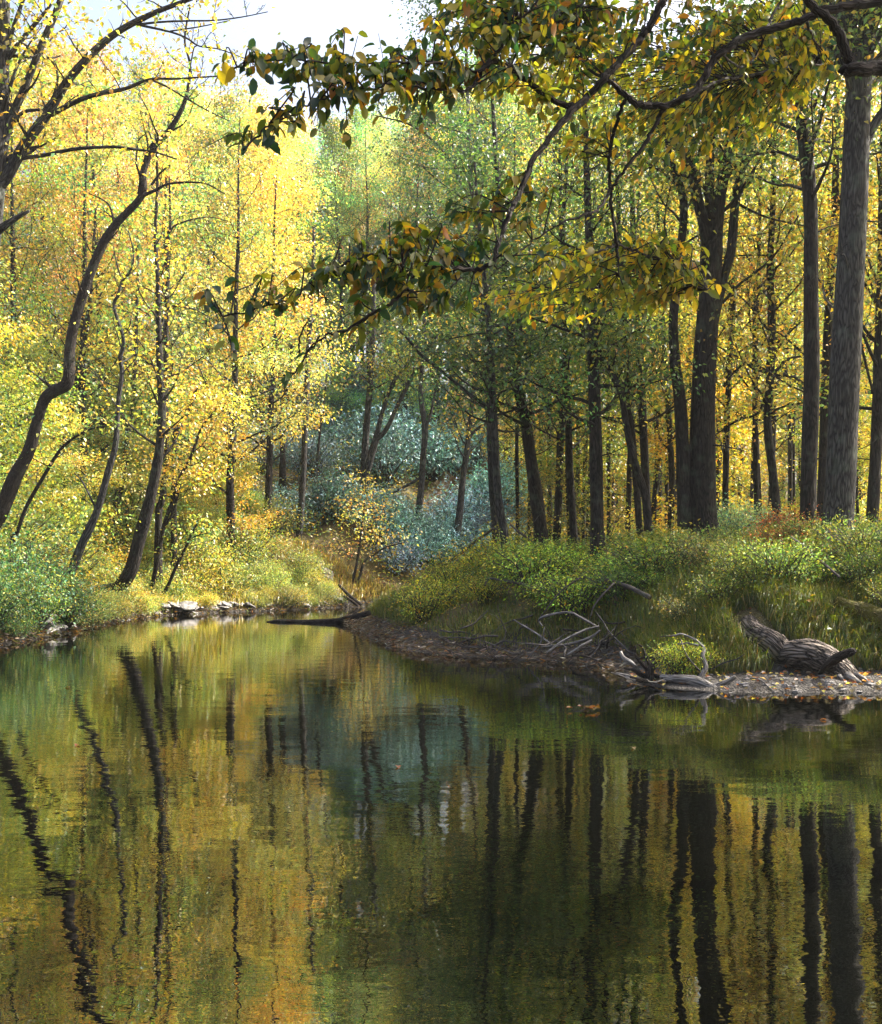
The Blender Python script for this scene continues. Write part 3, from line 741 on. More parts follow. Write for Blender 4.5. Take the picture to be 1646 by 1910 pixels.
tree('background_tree', 'crooked grey trunk with a dead spike in the centre of the far hillside', [
    [(774, 1056, 13), (778, 985, 13), (785, 918, 12), (790, 851, 12), (793, 801, 11), (785, 735, 9), (787, 690, 8), (792, 600, 6), (796, 520, 4)],
    [(792, 810, 5), (804, 770, 5), (810, 740, 4), (822, 700, 3)], [(786, 890, 5), (760, 905, 5), (736, 918, 4), (700, 935, 3)]], 45, M_BARKG, leaves=[dict(cs, on=0, t0=.6, pal=LIME)])
tree('background_tree', 'leaning grey trunk with a side limb at the right end of the far hillside', [
    [(846, 1045, 14), (850, 1020, 14), (858, 952, 13), (865, 885, 12), (872, 835, 11), (876, 795, 9), (884, 720, 7), (890, 620, 5)],
    [(873, 820, 7), (884, 806, 6), (899, 794, 5), (915, 785, 3)]], 45.2, M_BARKG, leaves=[dict(cs, on=0, t0=.55, pal=GOLD)])
tree('background_tree', 'thin pale trunk left of the forked trunk on the far hillside', [
    [(586, 905, 5), (592, 860, 5), (598, 800, 5), (606, 740, 4), (610, 690, 3)]], 46, M_BARKG)
tree('background_tree', 'thin trunk between the two leftmost trunks of the far hillside', [
    [(528, 770, 9), (532, 730, 9), (540, 690, 8), (546, 640, 6)]], 47, M_BARK)
tree('small_tree', 'small two stemmed tree with pale yellow leaves on the sandy shore in the centre', [
    [(650, 1108, 7), (660, 1075, 6), (665, 1055, 5), (672, 1010, 4), (678, 965, 3), (680, 930, 2)],
    [(652, 1105, 7), (668, 1085, 6), (680, 1048, 5), (700, 1033, 4), (722, 1020, 3), (755, 1012, 2)]], 40.5, M_BARKG,
    leaves=[dict(sp, on=0, t0=.45, nprim=18, L=1.9, nleaf=16, pal=PALEGOLD, elev=(-.1, .45), leafL=.11), dict(sp, on=1, t0=.5, nprim=6, L=1., nleaf=6, pal=PALEGOLD)])

# ================================================================== TREES OF THE RIGHT BANK
rs = dict(nprim=24, L=2.7, pal=GREEN + LIME + DEEP[:2], nsec=5, nleaf=40, leafL=.105, t0=.4)
bare = dict(leafy=False, nprim=9, L=1.5, pal=LIME, nsec=3, t0=.3, t1=.95, elev=(-.1, .5), thick=.12)
tree('leaning_tree', 'slim grey tree on the grassy point with a long limb reaching up left', [
    [(946, 1062, 21), (943, 1020, 17), (939, 985, 16), (929, 918, 15), (924, 835, 14), (920, 761, 15), (918, 700, 13), (915, 650, 12), (912, 600, 11), (905, 530, 9), (895, 430, 7), (885, 300, 4)],
    [(919, 768, 8), (890, 745, 7), (862, 724, 7), (822, 690, 6), (788, 664, 6), (765, 637, 5), (746, 617, 4)]], 24.2, M_BARKG,
    leaves=[dict(rs, on=0, t0=.45, pal=DEEP, nprim=40, L=2.6, elev=(-.15, .4), flat=.25, nleaf=34), dict(rs, on=1, t0=.4, nprim=6, L=.9, pal=LIME, nleaf=8), dict(bare, on=0, t0=.1, t1=.5, nprim=5)])
tree('green_tree', 'tall tree with layered dark green foliage behind the overhanging branches', [
    [(925, 1010, 14), (918, 900, 13), (912, 760, 12), (905, 640, 11), (890, 450, 10), (879, 330, 9), (873, 180, 7), (868, 40, 5), (866, -60, 3)],
    [(905, 420, 6), (862, 345, 5), (830, 285, 5), (770, 235, 4), (700, 215, 2)], [(900, 520, 5), (960, 440, 4), (1010, 400, 3), (1060, 380, 2)]], 31, M_BARKG,
    leaves=[dict(rs, on=0, t0=.35, pal=DEEP, nprim=46, L=3.6, elev=(-.1, .45), flat=.25, nleaf=40, nsec=7), dict(rs, on=1, t0=.1, nprim=14, L=1.9, pal=DEEP, nleaf=30, flat=.3), dict(rs, on=2, t0=.1, nprim=10, L=1.7, pal=DEEP, nleaf=30, flat=.3)])
tree('straight_tree', 'brown trunk leaning slightly left right of the slim tree on the point', [
    [(1010, 1000, 27), (1008, 985, 25), (1000, 920, 24), (990, 850, 22), (980, 785, 21), (969, 734, 20), (962, 690, 19), (955, 630, 18), (948, 560, 16), (938, 440, 13), (925, 280, 9), (915, 120, 5)]], 26, M_BARK,
    leaves=[dict(rs, on=0, pal=GREEN, nprim=26, elev=(-.1, .5), nleaf=26), dict(bare, on=0)])
tree('straight_tree', 'thin straight trunk between the brown leaning trunk and the mossy based one', [
    [(1038, 1000, 16), (1040, 985, 15), (1045, 850, 14), (1049, 720, 14), (1050, 600, 13), (1048, 480, 11), (1046, 300, 8), (1048, 100, 4)]], 29, M_BARK, leaves=[dict(rs, on=0), dict(bare, on=0)])
tree('straight_tree', 'grey trunk close left of the stout dark trunk in the right forest', [
    [(1072, 1008, 16), (1070, 985, 14), (1063, 880, 14), (1060, 780, 13), (1055, 700, 12), (1052, 600, 11), (1050, 450, 9), (1060, 250, 5)]], 27, M_BARK, leaves=[dict(rs, on=0), dict(bare, on=0)])
tree('straight_tree', 'stout dark trunk with an arching second stem on its right', [
    [(1115, 1000, 28), (1114, 985, 25), (1112, 835, 24), (1108, 718, 23), (1104, 600, 22), (1102, 500, 18), (1096, 350, 13), (1090, 150, 8)],
    [(1210, 990, 17), (1208, 960, 15), (1202, 920, 14), (1193, 890, 14), (1180, 845, 14), (1168, 790, 13), (1160, 740, 11), (1145, 700, 10), (1128, 676, 8), (1110, 660, 6)],
    [(1102, 640, 10), (1084, 605, 9), (1076, 560, 8), (1060, 500, 6)], [(1104, 648, 5), (1080, 645, 5), (1064, 665, 4), (1060, 690, 3)]], 22.3, M_BARK,
    leaves=[dict(rs, on=0, t0=.4, pal=GREEN, L=2.0, elev=(-.1, .5)), dict(bare, on=0), dict(rs, on=1, t0=.6, nprim=10, pal=GREEN, L=1.3, nleaf=26)])
tree('straight_tree', 'thin trunk just left of the arching stem in the right forest', [
    [(1194, 990, 14), (1192, 970, 13), (1182, 835, 12), (1173, 737, 12), (1165, 600, 11), (1158, 480, 9), (1150, 300, 6), (1150, 130, 4)]], 25.5, M_BARK, leaves=[dict(rs, on=0), dict(bare, on=0)])
tree('straight_tree', 'trunk just right of the arching stem in the right forest', [
    [(1212, 985, 17), (1208, 965, 16), (1200, 796, 16), (1194, 680, 15), (1188, 560, 13), (1180, 380, 10), (1176, 200, 6)]], 27.5, M_BARK, leaves=[dict(rs, on=0), dict(bare, on=0)])
tree('straight_tree', 'slim far trunk between the arching stem and the big clustered trunk', [
    [(1220, 960, 11), (1224, 900, 11), (1228, 835, 11), (1220, 740, 10), (1213, 620, 8), (1208, 450, 6)]], 33, M_BARK, leaves=[dict(rs, on=0, pal=GOLD)])
tree('straight_tree', 'slim dark trunk touching the big clustered trunk on its left', [
    [(1252, 970, 13), (1254, 900, 12), (1248, 780, 11), (1240, 650, 10), (1232, 520, 8), (1226, 360, 6)]], 30, M_BARK, leaves=[dict(rs, on=0, pal=GOLD)])
tree('clustered_tree', 'huge dark trunk splitting into several tall limbs in the right forest', [
    [(1314, 990, 56), (1312, 960, 52), (1310, 850, 49), (1313, 720, 46), (1318, 620, 42), (1324, 540, 39), (1328, 470, 40), (1334, 440, 28), (1340, 395, 23), (1349, 335, 21), (1358, 290, 20), (1366, 235, 19), (1372, 150, 17), (1380, 40, 12)],
    [(1324, 480, 28), (1314, 420, 22), (1301, 369, 20), (1290, 312, 18), (1264, 276, 15), (1240, 246, 12), (1210, 190, 8)],
    [(1327, 470, 24), (1325, 420, 20), (1324, 330, 17), (1326, 261, 15), (1325, 130, 13), (1330, 20, 9)],
    [(1322, 640, 22), (1334, 590, 18), (1350, 520, 17), (1364, 469, 17), (1371, 385, 17), (1384, 318, 16), (1398, 251, 14), (1410, 150, 10), (1420, 50, 7)],
    [(1278, 985, 30), (1276, 930, 27), (1274, 850, 25), (1268, 740, 23), (1260, 680, 21), (1256, 600, 18), (1262, 540, 16), (1268, 480, 15), (1276, 400, 15), (1270, 350, 14), (1250, 290, 11), (1236, 200, 7)],
    [(1306, 980, 3), (1308, 900, 3), (1311, 830, 2.5), (1310, 770, 2)],
    [(1348, 565, 6), (1380, 530, 5), (1410, 508, 5), (1448, 472, 4), (1490, 402, 3)],
    [(1362, 366, 5), (1384, 384, 5), (1430, 405, 4), (1470, 415, 3), (1520, 425, 2)]], 23, M_BARK, sides=16,
    leaves=[dict(rs, on=0, t0=.6, nprim=14), dict(rs, on=1, t0=.4, nprim=10), dict(rs, on=3, t0=.5, nprim=14), dict(rs, on=4, t0=.6, nprim=10), dict(bare, on=3, t0=.2), dict(bare, on=0, t0=.2, t1=.6, nprim=10, L=1.)])
tree('straight_tree', 'slender trunk right of the huge clustered tree', [
    [(1350, 965, 13), (1353, 937, 12), (1355, 835, 12), (1361, 678, 11), (1366, 600, 11), (1370, 470, 9), (1372, 300, 6)]], 28, M_BARK, leaves=[dict(rs, on=0, pal=GOLD), dict(bare, on=0)])
tree('straight_tree', 'slender dark pole like trunk midway between the clustered tree and the pair of big trunks', [
    [(1412, 965, 12), (1412, 945, 11), (1409, 796, 11), (1410, 600, 11), (1415, 520, 9), (1418, 380, 7), (1424, 200, 4)]], 27, M_BARK, leaves=[dict(rs, on=0, pal=GOLD), dict(bare, on=0)])
tree('straight_tree', 'bent trunk with two arching grey limbs left of the pair of big trunks', [
    [(1453, 990, 18), (1451, 975, 17), (1443, 890, 16), (1432, 796, 16), (1436, 718, 16), (1440, 600, 15), (1437, 500, 13), (1442, 380, 10), (1446, 240, 7), (1452, 100, 4)],
    [(1438, 708, 8), (1450, 690, 7), (1468, 671, 6), (1497, 664, 4)], [(1438, 704, 8), (1460, 700, 8), (1480, 703, 7), (1498, 714, 5)],
    [(1440, 700, 7), (1420, 686, 6), (1392, 678, 5), (1368, 696, 4), (1350, 720, 2)], [(1438, 708, 6), (1428, 740, 5), (1412, 772, 4), (1375, 785, 4), (1330, 815, 3), (1308, 837, 2)]], 24, M_BARK, leaves=[dict(rs, on=0, pal=GOLD), dict(bare, on=0), dict(rs, on=4, t0=.3, nprim=5, L=.7, pal=GOLD, nleaf=18)])
tree('straight_tree', 'tall dark brown trunk, left one of the pair of big trunks at the right', [
    [(1506, 1012, 35), (1507, 990, 31), (1509, 900, 30), (1512, 796, 29), (1514, 640, 28), (1512, 402, 26), (1505, 302, 25), (1495, 201, 23), (1485, 134, 20), (1474, 50, 17), (1462, -80, 12)]], 19.3, M_BARK, sides=16, leaves=[dict(rs, on=0, t0=.55, L=2.2), dict(bare, on=0)])
tree('straight_tree', 'trunk half hidden between the pair of big trunks at the right', [
    [(1530, 985, 18), (1532, 940, 17), (1536, 850, 17), (1541, 700, 17), (1550, 500, 16), (1558, 400, 15), (1560, 280, 12), (1562, 120, 8)]], 24, M_BARK, leaves=[dict(rs, on=0, pal=GOLD)])
tree('straight_tree', 'largest furrowed grey trunk, right one of the pair of big trunks, forking near the top', [
    [(1560, 1022, 66), (1562, 985, 58), (1566, 930, 55), (1570, 850, 54), (1575, 720, 54), (1582, 600, 52), (1590, 450, 50), (1596, 300, 48), (1600, 200, 47), (1606, 130, 42), (1616, 70, 35), (1624, 0, 32), (1630, -150, 22)],
    [(1601, 185, 30), (1592, 120, 26), (1584, 60, 24), (1574, -5, 22), (1566, -120, 16)], [(1606, 290, 20), (1622, 250, 19), (1638, 222, 17), (1662, 190, 16)]], 18, M_BARKG, sides=22, lump=.03,
    leaves=[dict(rs, on=0, t0=.7, L=2.0), dict(bare, on=0, t0=.45, t1=.75, nprim=6, L=1.), dict(rs, on=1, t0=.5, nprim=6, L=1.2)])
tree('straight_tree', 'dark trunk at the right edge beyond the largest furrowed trunk', [
    [(1624, 1000, 25), (1628, 953, 23), (1635, 835, 22), (1640, 700, 22), (1644, 600, 21), (1646, 470, 18), (1648, 300, 14), (1650, 100, 9)], [(1630, 735, 6), (1618, 690, 5), (1606, 640, 5), (1598, 600, 4)]], 22, M_BARK, leaves=[dict(rs, on=0, pal=GOLD), dict(bare, on=0)])

# unseen trees added outside the right edge so their crowns shade the bank
for (x, y, k, s) in [(11, 17.5, 'lime', .9), (13.5, 22, 'lime', 1.0), (17, 27, 'green', 1.2), (13, 28.5, 'gold', 1.1), (20, 31, 'green', 1.2)]:
    lb, gp = LAB[(k, 'R')]; put(k, x, y, (s, s, s), lb, gp, tint=tintv(.1))

# slim far trunks that only read as stripes in the glow behind
fc = 0
for px in [1030, 1088, 1140, 1238, 1290, 1335, 1385, 1395, 1425, 1476, 1488, 1545, 1612, 1470, 1598, 985, 1018, 1150, 1000, 1075, 1100, 1130, 1175, 1235, 1265, 1345, 1440, 1560, 968, 1060]:
    D = rng.uniform(29, 46); wv = rng.uniform(5, 11); a = px + rng.uniform(-8, 8); dx = rng.normal(0, 14)
    x = (a - CX) / F * D
    if in_poly(np.array([x]), np.array([D]), RIVER)[0]: D = 34.
    r_ = tree('background_tree', 'slim dark trunk showing as a stripe in the backlit forest', [[(a, 965, wv), (a + dx * .3, 800, wv), (a + dx * .6 + rng.normal(0, 4), 600, wv * .9), (a + dx, 420, wv * .7), (a + dx * 1.3, 240, wv * .4)]], D, M_BARK, sides=7, leaves=[dict(rs, on=0, t0=.4, nprim=10, pal=GOLD if rng.random() < .5 else LIME, nleaf=18), dict(bare, on=0, nprim=5)])
    r_['group'] = 'slim trunks in the backlit forest'

# ================================================================== THE NEAR OVERHANGING TREE
nroot = thing('overhanging_tree', 'near tree whose dark limbs and large leaves hang over the water from the right', 'tree', (4.7, 6.6, Z(4.7, 6.6)))
n0 = np.array(nroot.location)
NL = []          # limbs kept for twigs: (points, radii)


def nlimb(pix, D=None, name='limb', sides=9):
    p, r_ = manual_stem(pix, D, base=False, n=7)
    p = p + np.c_[rng.normal(0, .004, (len(p), 3))]
    t = Tubes(); t.add(p - n0, r_, sides, .06); t.out(name, M_DARK, nroot); NL.append((p, r_)); return p, r_


tt = Tubes(); tp = catmull([(4.75, 6.6, -.2), (4.7, 6.6, 1.2), (4.6, 6.55, 3.2), (4.5, 6.5, 5.2), (4.6, 6.6, 8.), (4.7, 6.7, 11)], 5)
tt.add(tp - n0, np.linspace(.26, .10, len(tp)), 14, .06); tt.out('trunk', M_DARK, nroot)
nlimb([(2120, 40, 30, 6.5), (1900, -15, 24, 6.3), (1760, -15, 20, 6.2), (1646, 2, 18, 6.1), (1545, 17, 16, 6.), (1522, 27, 15, 6.), (1465, 47, 15, 6.), (1398, 67, 15, 5.95), (1357, 90, 15, 5.9), (1331, 114, 14, 5.9), (1304, 161, 14, 5.85), (1280, 182, 14, 5.8), (1247, 194, 13, 5.8), (1213, 197, 13, 5.75), (1180, 188, 12, 5.7), (1146, 158, 9, 5.7), (1130, 147, 7, 5.7)])
nlimb([(1700, -240, 22, 6.2), (1400, -160, 18, 6.0), (1275, -60, 15, 5.8), (1240, 0, 14, 5.7), (1212, 48, 14, 5.7), (1190, 77, 14, 5.7), (1150, 122, 13, 5.65), (1126, 147, 14, 5.6), (1096, 182, 13, 5.6), (1073, 201, 14, 5.5), (1036, 245, 12, 5.4), (996, 298, 11, 5.3), (972, 355, 10, 5.2), (952, 395, 10, 5.1), (932, 446, 10, 5.05), (919, 487, 10, 5.), (885, 504, 9, 5.), (842, 499, 8, 4.9), (801, 499, 8, 4.9), (781, 503, 7, 4.9), (758, 536, 7, 4.8), (724, 570, 6, 4.8), (684, 592, 6, 4.8), (644, 617, 5, 4.75), (610, 626, 4, 4.7), (583, 645, 3, 4.7), (556, 690, 2, 4.7), (528, 702, 1.5, 4.7)])
nlimb([(1076, 198, 11, 5.5), (1043, 194, 11, 5.45), (1002, 164, 11, 5.4), (952, 127, 11, 5.3), (919, 114, 11, 5.2), (899, 130, 9, 5.15), (872, 136, 7, 5.1), (836, 122, 6, 5.), (790, 117, 5, 4.9), (720, 116, 4, 4.8), (640, 120, 3.5, 4.7), (570, 112, 3, 4.6), (500, 112, 2.5, 4.6), (436, 128, 1.5, 4.55)])
nlimb([(899, 134, 7, 5.15), (885, 158, 6, 5.1), (862, 172, 6, 5.05), (830, 170, 5, 5.), (780, 164, 4.5, 4.9), (736, 157, 4, 4.8), (690, 164, 3.5, 4.7), (640, 174, 3, 4.7), (590, 190, 2.6, 4.6), (540, 208, 2.2, 4.6), (500, 235, 1.8, 4.55), (455, 278, 1.2, 4.5)])
nlimb([(915, 118, 7, 5.2), (930, 95, 6, 5.2), (952, 66, 5, 5.2), (975, 35, 5, 5.3), (1000, 5, 4, 5.3), (1015, -40, 3, 5.3)])
nlimb([(755, 500, 5, 4.9), (735, 485, 5, 4.85), (717, 479, 5, 4.8), (694, 476, 4.5, 4.8), (660, 486, 4, 4.75), (630, 499, 3, 4.7), (583, 523, 3, 4.7), (550, 553, 2.4, 4.65), (500, 570, 2, 4.6), (418, 592, 1.2, 4.6)])
nlimb([(1240, 199, 8, 5.8), (1223, 235, 7, 5.8), (1196, 278, 7, 5.8), (1156, 328, 6, 5.8), (1138, 357, 6, 5.8), (1116, 390, 5, 5.7), (1096, 399, 4.5, 5.6), (1050, 415, 4, 5.5), (1000, 445, 3, 5.4), (960, 478, 2.5, 5.3), (930, 500, 2, 5.3)])
nlimb([(1166, 186, 8, 5.7), (1150, 230, 7, 5.8), (1139, 280, 7, 5.9), (1137, 330, 6.5, 5.95), (1142, 390, 6, 6.), (1150, 452, 7, 6.), (1152, 478, 5, 6.), (1154, 510, 2, 6.)])
nlimb([(1150, 454, 5, 6.), (1180, 468, 4.5, 6.1), (1225, 482, 4, 6.2), (1270, 496, 3, 6.3), (1320, 540, 2, 6.4)])
nlimb([(1150, 456, 4, 6.), (1120, 468, 4, 5.9), (1080, 470, 3, 5.8), (1030, 482, 2.5, 5.7), (990, 510, 2, 5.6)])
nlimb([(1950, 60, 40, 6.4), (1760, 116, 32, 6.2), (1646, 126, 27, 6.1), (1604, 128, 26, 6.), (1570, 134, 24, 6.)])
nlimb([(1592, 132, 18, 6.), (1582, 108, 19, 6.), (1566, 62, 18, 5.95), (1542, 34, 18, 5.9), (1512, 8, 16, 5.85), (1480, -30, 12, 5.8)])
nlimb([(1146, 158, 6, 5.7), (1090, 120, 5, 5.8), (1079, 60, 4, 5.9), (1082, 15, 3, 6.)])
nlimb([(1430, 58, 6, 6.), (1440, 30, 5, 6.1), (1458, 0, 5, 6.2), (1475, -40, 4, 6.2)])
nlimb([(1345, 100, 5, 5.9), (1380, 125, 4, 6.2), (1405, 110, 4, 6.5), (1425, 75, 3, 6.8)])
nlimb([(1304, 170, 6, 5.85), (1345, 150, 5, 6.2), (1400, 140, 5, 6.6), (1460, 128, 4, 7.), (1530, 120, 3, 7.4)])
nlimb([(1500, 20, 6, 6.), (1512, 60, 5, 6.3), (1530, 100, 4, 6.8), (1545, 128, 3, 7.)])
nlimb([(758, 536, 4, 4.8), (800, 560, 3.5, 4.9), (830, 548, 3, 4.9), (860, 520, 3, 4.95)])
nlimb([(600, 628, 2.5, 4.7), (565, 660, 2, 4.7), (558, 640, 1.6, 4.7), (572, 600, 1.2, 4.7)])

ntw, ncr = Tubes(), Crown()
LP = np.vstack([p for p, r_ in NL]); 


def nspray(path, k, pal, L=.088, droop=.9, r=rng):
    """leaves set alternately along a twig, hanging"""
    m = len(path) - 1
    for i in range(k):
        t = (i + r.uniform(.1, .9)) / k * m; a = min(int(t), m - 1); f = t - a
        c = path[a] * (1 - f) + path[a + 1] * f; d = nrm(path[a + 1] - path[a])
        s = nrm(np.cross(d, [0, 0, 1.])) * (1 if i % 2 else -1)
        ax = nrm(d * r.uniform(.2, .9) + s * r.uniform(.3, 1.0) + np.array([0, 0, -droop * r.uniform(.2, 1.3)]) + r.normal(0, .2, 3))
        ncr.p.append((c + r.normal(0, .012, 3))[None]); ncr.a.append(ax[None]); ncr.n.append(nrm(np.array([0, 0, 1.]) + r.normal(0, .75, 3))[None])
        ncr.l.append(np.array([L * r.uniform(.45, 1.25)])); ncr.c.append(pick(pal, 1, r=r))


def twig_to(target, k, pal, L=.088, src=None):
    q = LP if src is None else src
    d = np.linalg.norm(q - target, axis=1); s = q[np.argmin(d)]
    ln = np.linalg.norm(target - s)
    if ln > .9: s = target + (s - target) * .9 / ln
    mid = (s + target) / 2 + rng.normal(0, .05, 3) + np.array([0, 0, .05])
    p = catmull([s, mid, target], 4)
    tq = Tubes() if twig_to.n < 100 else ntw
    tq.add(p - n0, np.linspace(.0042, .0016, len(p)), 4, cap=False)
    if tq is not ntw: tq.out('twig', M_DARK, nroot)
    twig_to.n += 1
    nspray(p[2:], k, pal, L)


twig_to.n = 0
for idx, k, pal in [(2, 54, NEAR), (3, 54, NEAR), (5, 40, NEAR), (1, 26, NEAR), (9, 14, NEARGOLD), (8, 14, NEARGOLD)]:
    p = NL[idx][0]
    q = p[len(p) // 2:] if idx == 1 else p[len(p) // 3:]
    nspray(q, k, pal, .071)
    for t in range(k // 2):
        a = q[rng.integers(0, len(q))]; d = rng.normal(0, 1, 3) * np.array([.13, .14, .04]); twig_to(a + d - np.array([0, 0, .03]), 7, pal, .066)
for cx, cy, rx, ry, n, D0, D1, pal in [
    (885, 45, 110, 55, 34, 5.0, 6.2, NEAR), (1060, 60, 130, 80, 44, 5.4, 7., NEAR), (1240, 50, 140, 75, 44, 5.8, 7.6, NEAR), (1400, 110, 150, 100, 60, 6.3, 8.6, NEARGOLD + NEAR),
    (1250, 260, 130, 70, 40, 6.3, 8.6, NEAR + NEARGOLD), (1400, 200, 100, 55, 28, 7, 9, NEARGOLD), (1080, 240, 80, 70, 16, 6, 7.5, NEARGOLD), (1140, 520, 150, 62, 48, 6., 7.6, NEARGOLD), (1230, 480, 60, 50, 12, 6.2, 7, NEARGOLD),
    (830, 430, 90, 60, 13, 4.9, 5.3, NEAR), (780, 545, 120, 42, 13, 4.8, 5.2, NEAR), (1460, 45, 90, 50, 20, 6.5, 8.5, NEARGOLD), (1000, 130, 130, 70, 26, 7, 9.5, NEARGOLD), (1150, 170, 130, 80, 34, 7.5, 10, NEARGOLD), (1000, 560, 120, 40, 20, 7, 9, NEARGOLD), (950, 165, 80, 36, 12, 5.2, 6, NEARGOLD), (700, 520, 70, 40, 7, 4.7, 5, NEAR), (960, 380, 40, 50, 7, 5.1, 5.4, NEAR), (780, 140, 110, 30, 14, 4.8, 5.4, NEAR), (600, 130, 90, 24, 9, 4.6, 4.9, NEAR)]:
    for t in range(int(n * 1.7)):
        a = rng.uniform(0, 6.28); q = math.sqrt(rng.random())
        twig_to(P(cx + rx * q * math.cos(a), cy + ry * q * math.sin(a), rng.uniform(D0, D1)), int(rng.integers(10, 16)), pal, .066)
# unseen upper crown, added over the water to shade the hanging leaves
for lp in [[(4.6, 6.6, 6.), (3.2, 7.4, 6.6), (1.4, 8.2, 7.0), (-.4, 8.6, 7.2)], [(4.6, 6.6, 6.8), (4.6, 8.6, 7.6), (4.2, 10.6, 8.2)], [(4.6, 6.6, 7.4), (2.8, 6.0, 8.6), (1.0, 5.6, 9.2)], [(4.6, 6.6, 8.), (6.4, 8, 9.2), (8, 9.5, 9.8)], [(4.6, 6.6, 6.4), (6.5, 6.9, 7.4), (8.2, 7.4, 8)], [(4.6, 6.6, 9.), (3.8, 8, 10.5), (3, 9, 11.6)]]:
    q = catmull(lp, 5); t = Tubes(); t.add(q - n0, np.linspace(.075, .015, len(q)), 8, .06)
    sprout(t, (hcr := globals().setdefault('HCR', Crown())), q - n0, np.linspace(.075, .015, len(q)), .15, 1., 20, 1.8, NEAR, 5, 30, .10, (-.2, .6), flat=.4, spread=.3)
    t.out('limb', M_DARK, nroot)
HCR.out('crown', M_NEAR, nroot)
ncr.p = [p - n0 for p in ncr.p]
ntw.out('twig', M_DARK, nroot)['kind'] = 'stuff'; ncr.out('crown', M_NEAR, nroot, kind='oval', wid=.52)

# ================================================================== FALLEN WOOD
def on_bank(pix, clr):
    """way-points moved along their line of sight until they rest just above the ground"""
    out = []
    D = np.linspace(11., 40, 1200)
    for px, py, w_ in pix:
        d = zt((px - CX) / F * D, D) + clr - (H + (YH - py) / F * D); k = np.nonzero(d > 0)[0]
        out.append((px, py, w_, float(D[k[0]]) if len(k) else 18.))
    return out


def log(name, label, cat, stems, D=None, mat=M_DRIFT, sides=10, lump=.1, group=None, sub=6, part='branch'):
    root = None; out = []
    for i, s in enumerate(stems):
        p, r_ = manual_stem(s, D, base=False, n=sub)
        if root is None:
            root = thing(name, label, cat, p[0], group); o0 = np.array(p[0])
        t = Tubes(); t.add(p - o0, r_, sides if i == 0 else max(5, sides - 3), lump); out.append(t.out('trunk' if i == 0 else part, mat, root))
    return root


lroot = thing('fallen_log', 'thick kinked log with deeply furrowed bark lying on the gravel bar', 'log', P(1480, 1270, 14.2))
l0 = np.array(lroot.location)
p, r_ = manual_stem([(1392, 1162, 40, 15.0), (1404, 1182, 50, 14.85), (1422, 1194, 52, 14.7), (1444, 1204, 52, 14.5), (1464, 1220, 46, 14.4), (1484, 1220, 52, 14.3), (1512, 1222, 58, 14.2), (1540, 1234, 56, 14.1), (1566, 1251, 48, 14.), (1590, 1270, 36, 13.8), (1606, 1284, 26, 13.65)], base=False, n=24)
LOGP = p.copy(); t = Tubes(); t.add(p - l0, r_, 110, .05)
V = t.V[0].copy(); B = t.B[0]
for k in range(110 * len(p)):                                   # real furrows in the bark
    c = p[k // 110] - l0; n_ = V[k] - c; q = Vector(B[k]); q.z *= .3
    q += Vector((0, 0, .5 * mnoise.noise(q * 9))); f = abs(mnoise.noise(q * 30)) * 1.5 + .6 * abs(mnoise.noise(q * 64))
    V[k] = c + n_ * (1 + .10 * min(f, .9) - .05)
t.V[0] = V; t.out('trunk', M_LOG, lroot).color = (1, .9, .8, 1)
t = Tubes(); pp, rr = manual_stem([(1528, 1256, 8, 13.9), (1548, 1238, 15, 13.75), (1570, 1224, 17, 13.6), (1588, 1216, 15, 13.5), (1596, 1212, 7, 13.5)], base=False); t.add(pp - l0, rr, 8, .25); t.out('broken_slab', M_DARK, lroot)
for w_, pix in enumerate([[(1580, 1258, 14, 13.75), (1600, 1272, 12, 13.6), (1622, 1284, 5, 13.5)], [(1566, 1262, 14, 13.8), (1582, 1280, 9, 13.6), (1592, 1288, 4, 13.5)], [(1590, 1256, 8, 13.8), (1608, 1264, 8, 13.65), (1634, 1282, 3, 13.5)], [(1552, 1266, 12, 13.9), (1560, 1282, 9, 13.7), (1566, 1290, 4, 13.6)]]):
    t = Tubes(); pp, rr = manual_stem(pix, base=False); t.add(pp - l0, rr, 7, .2); t.out('splinter', M_DRIFT, lroot)

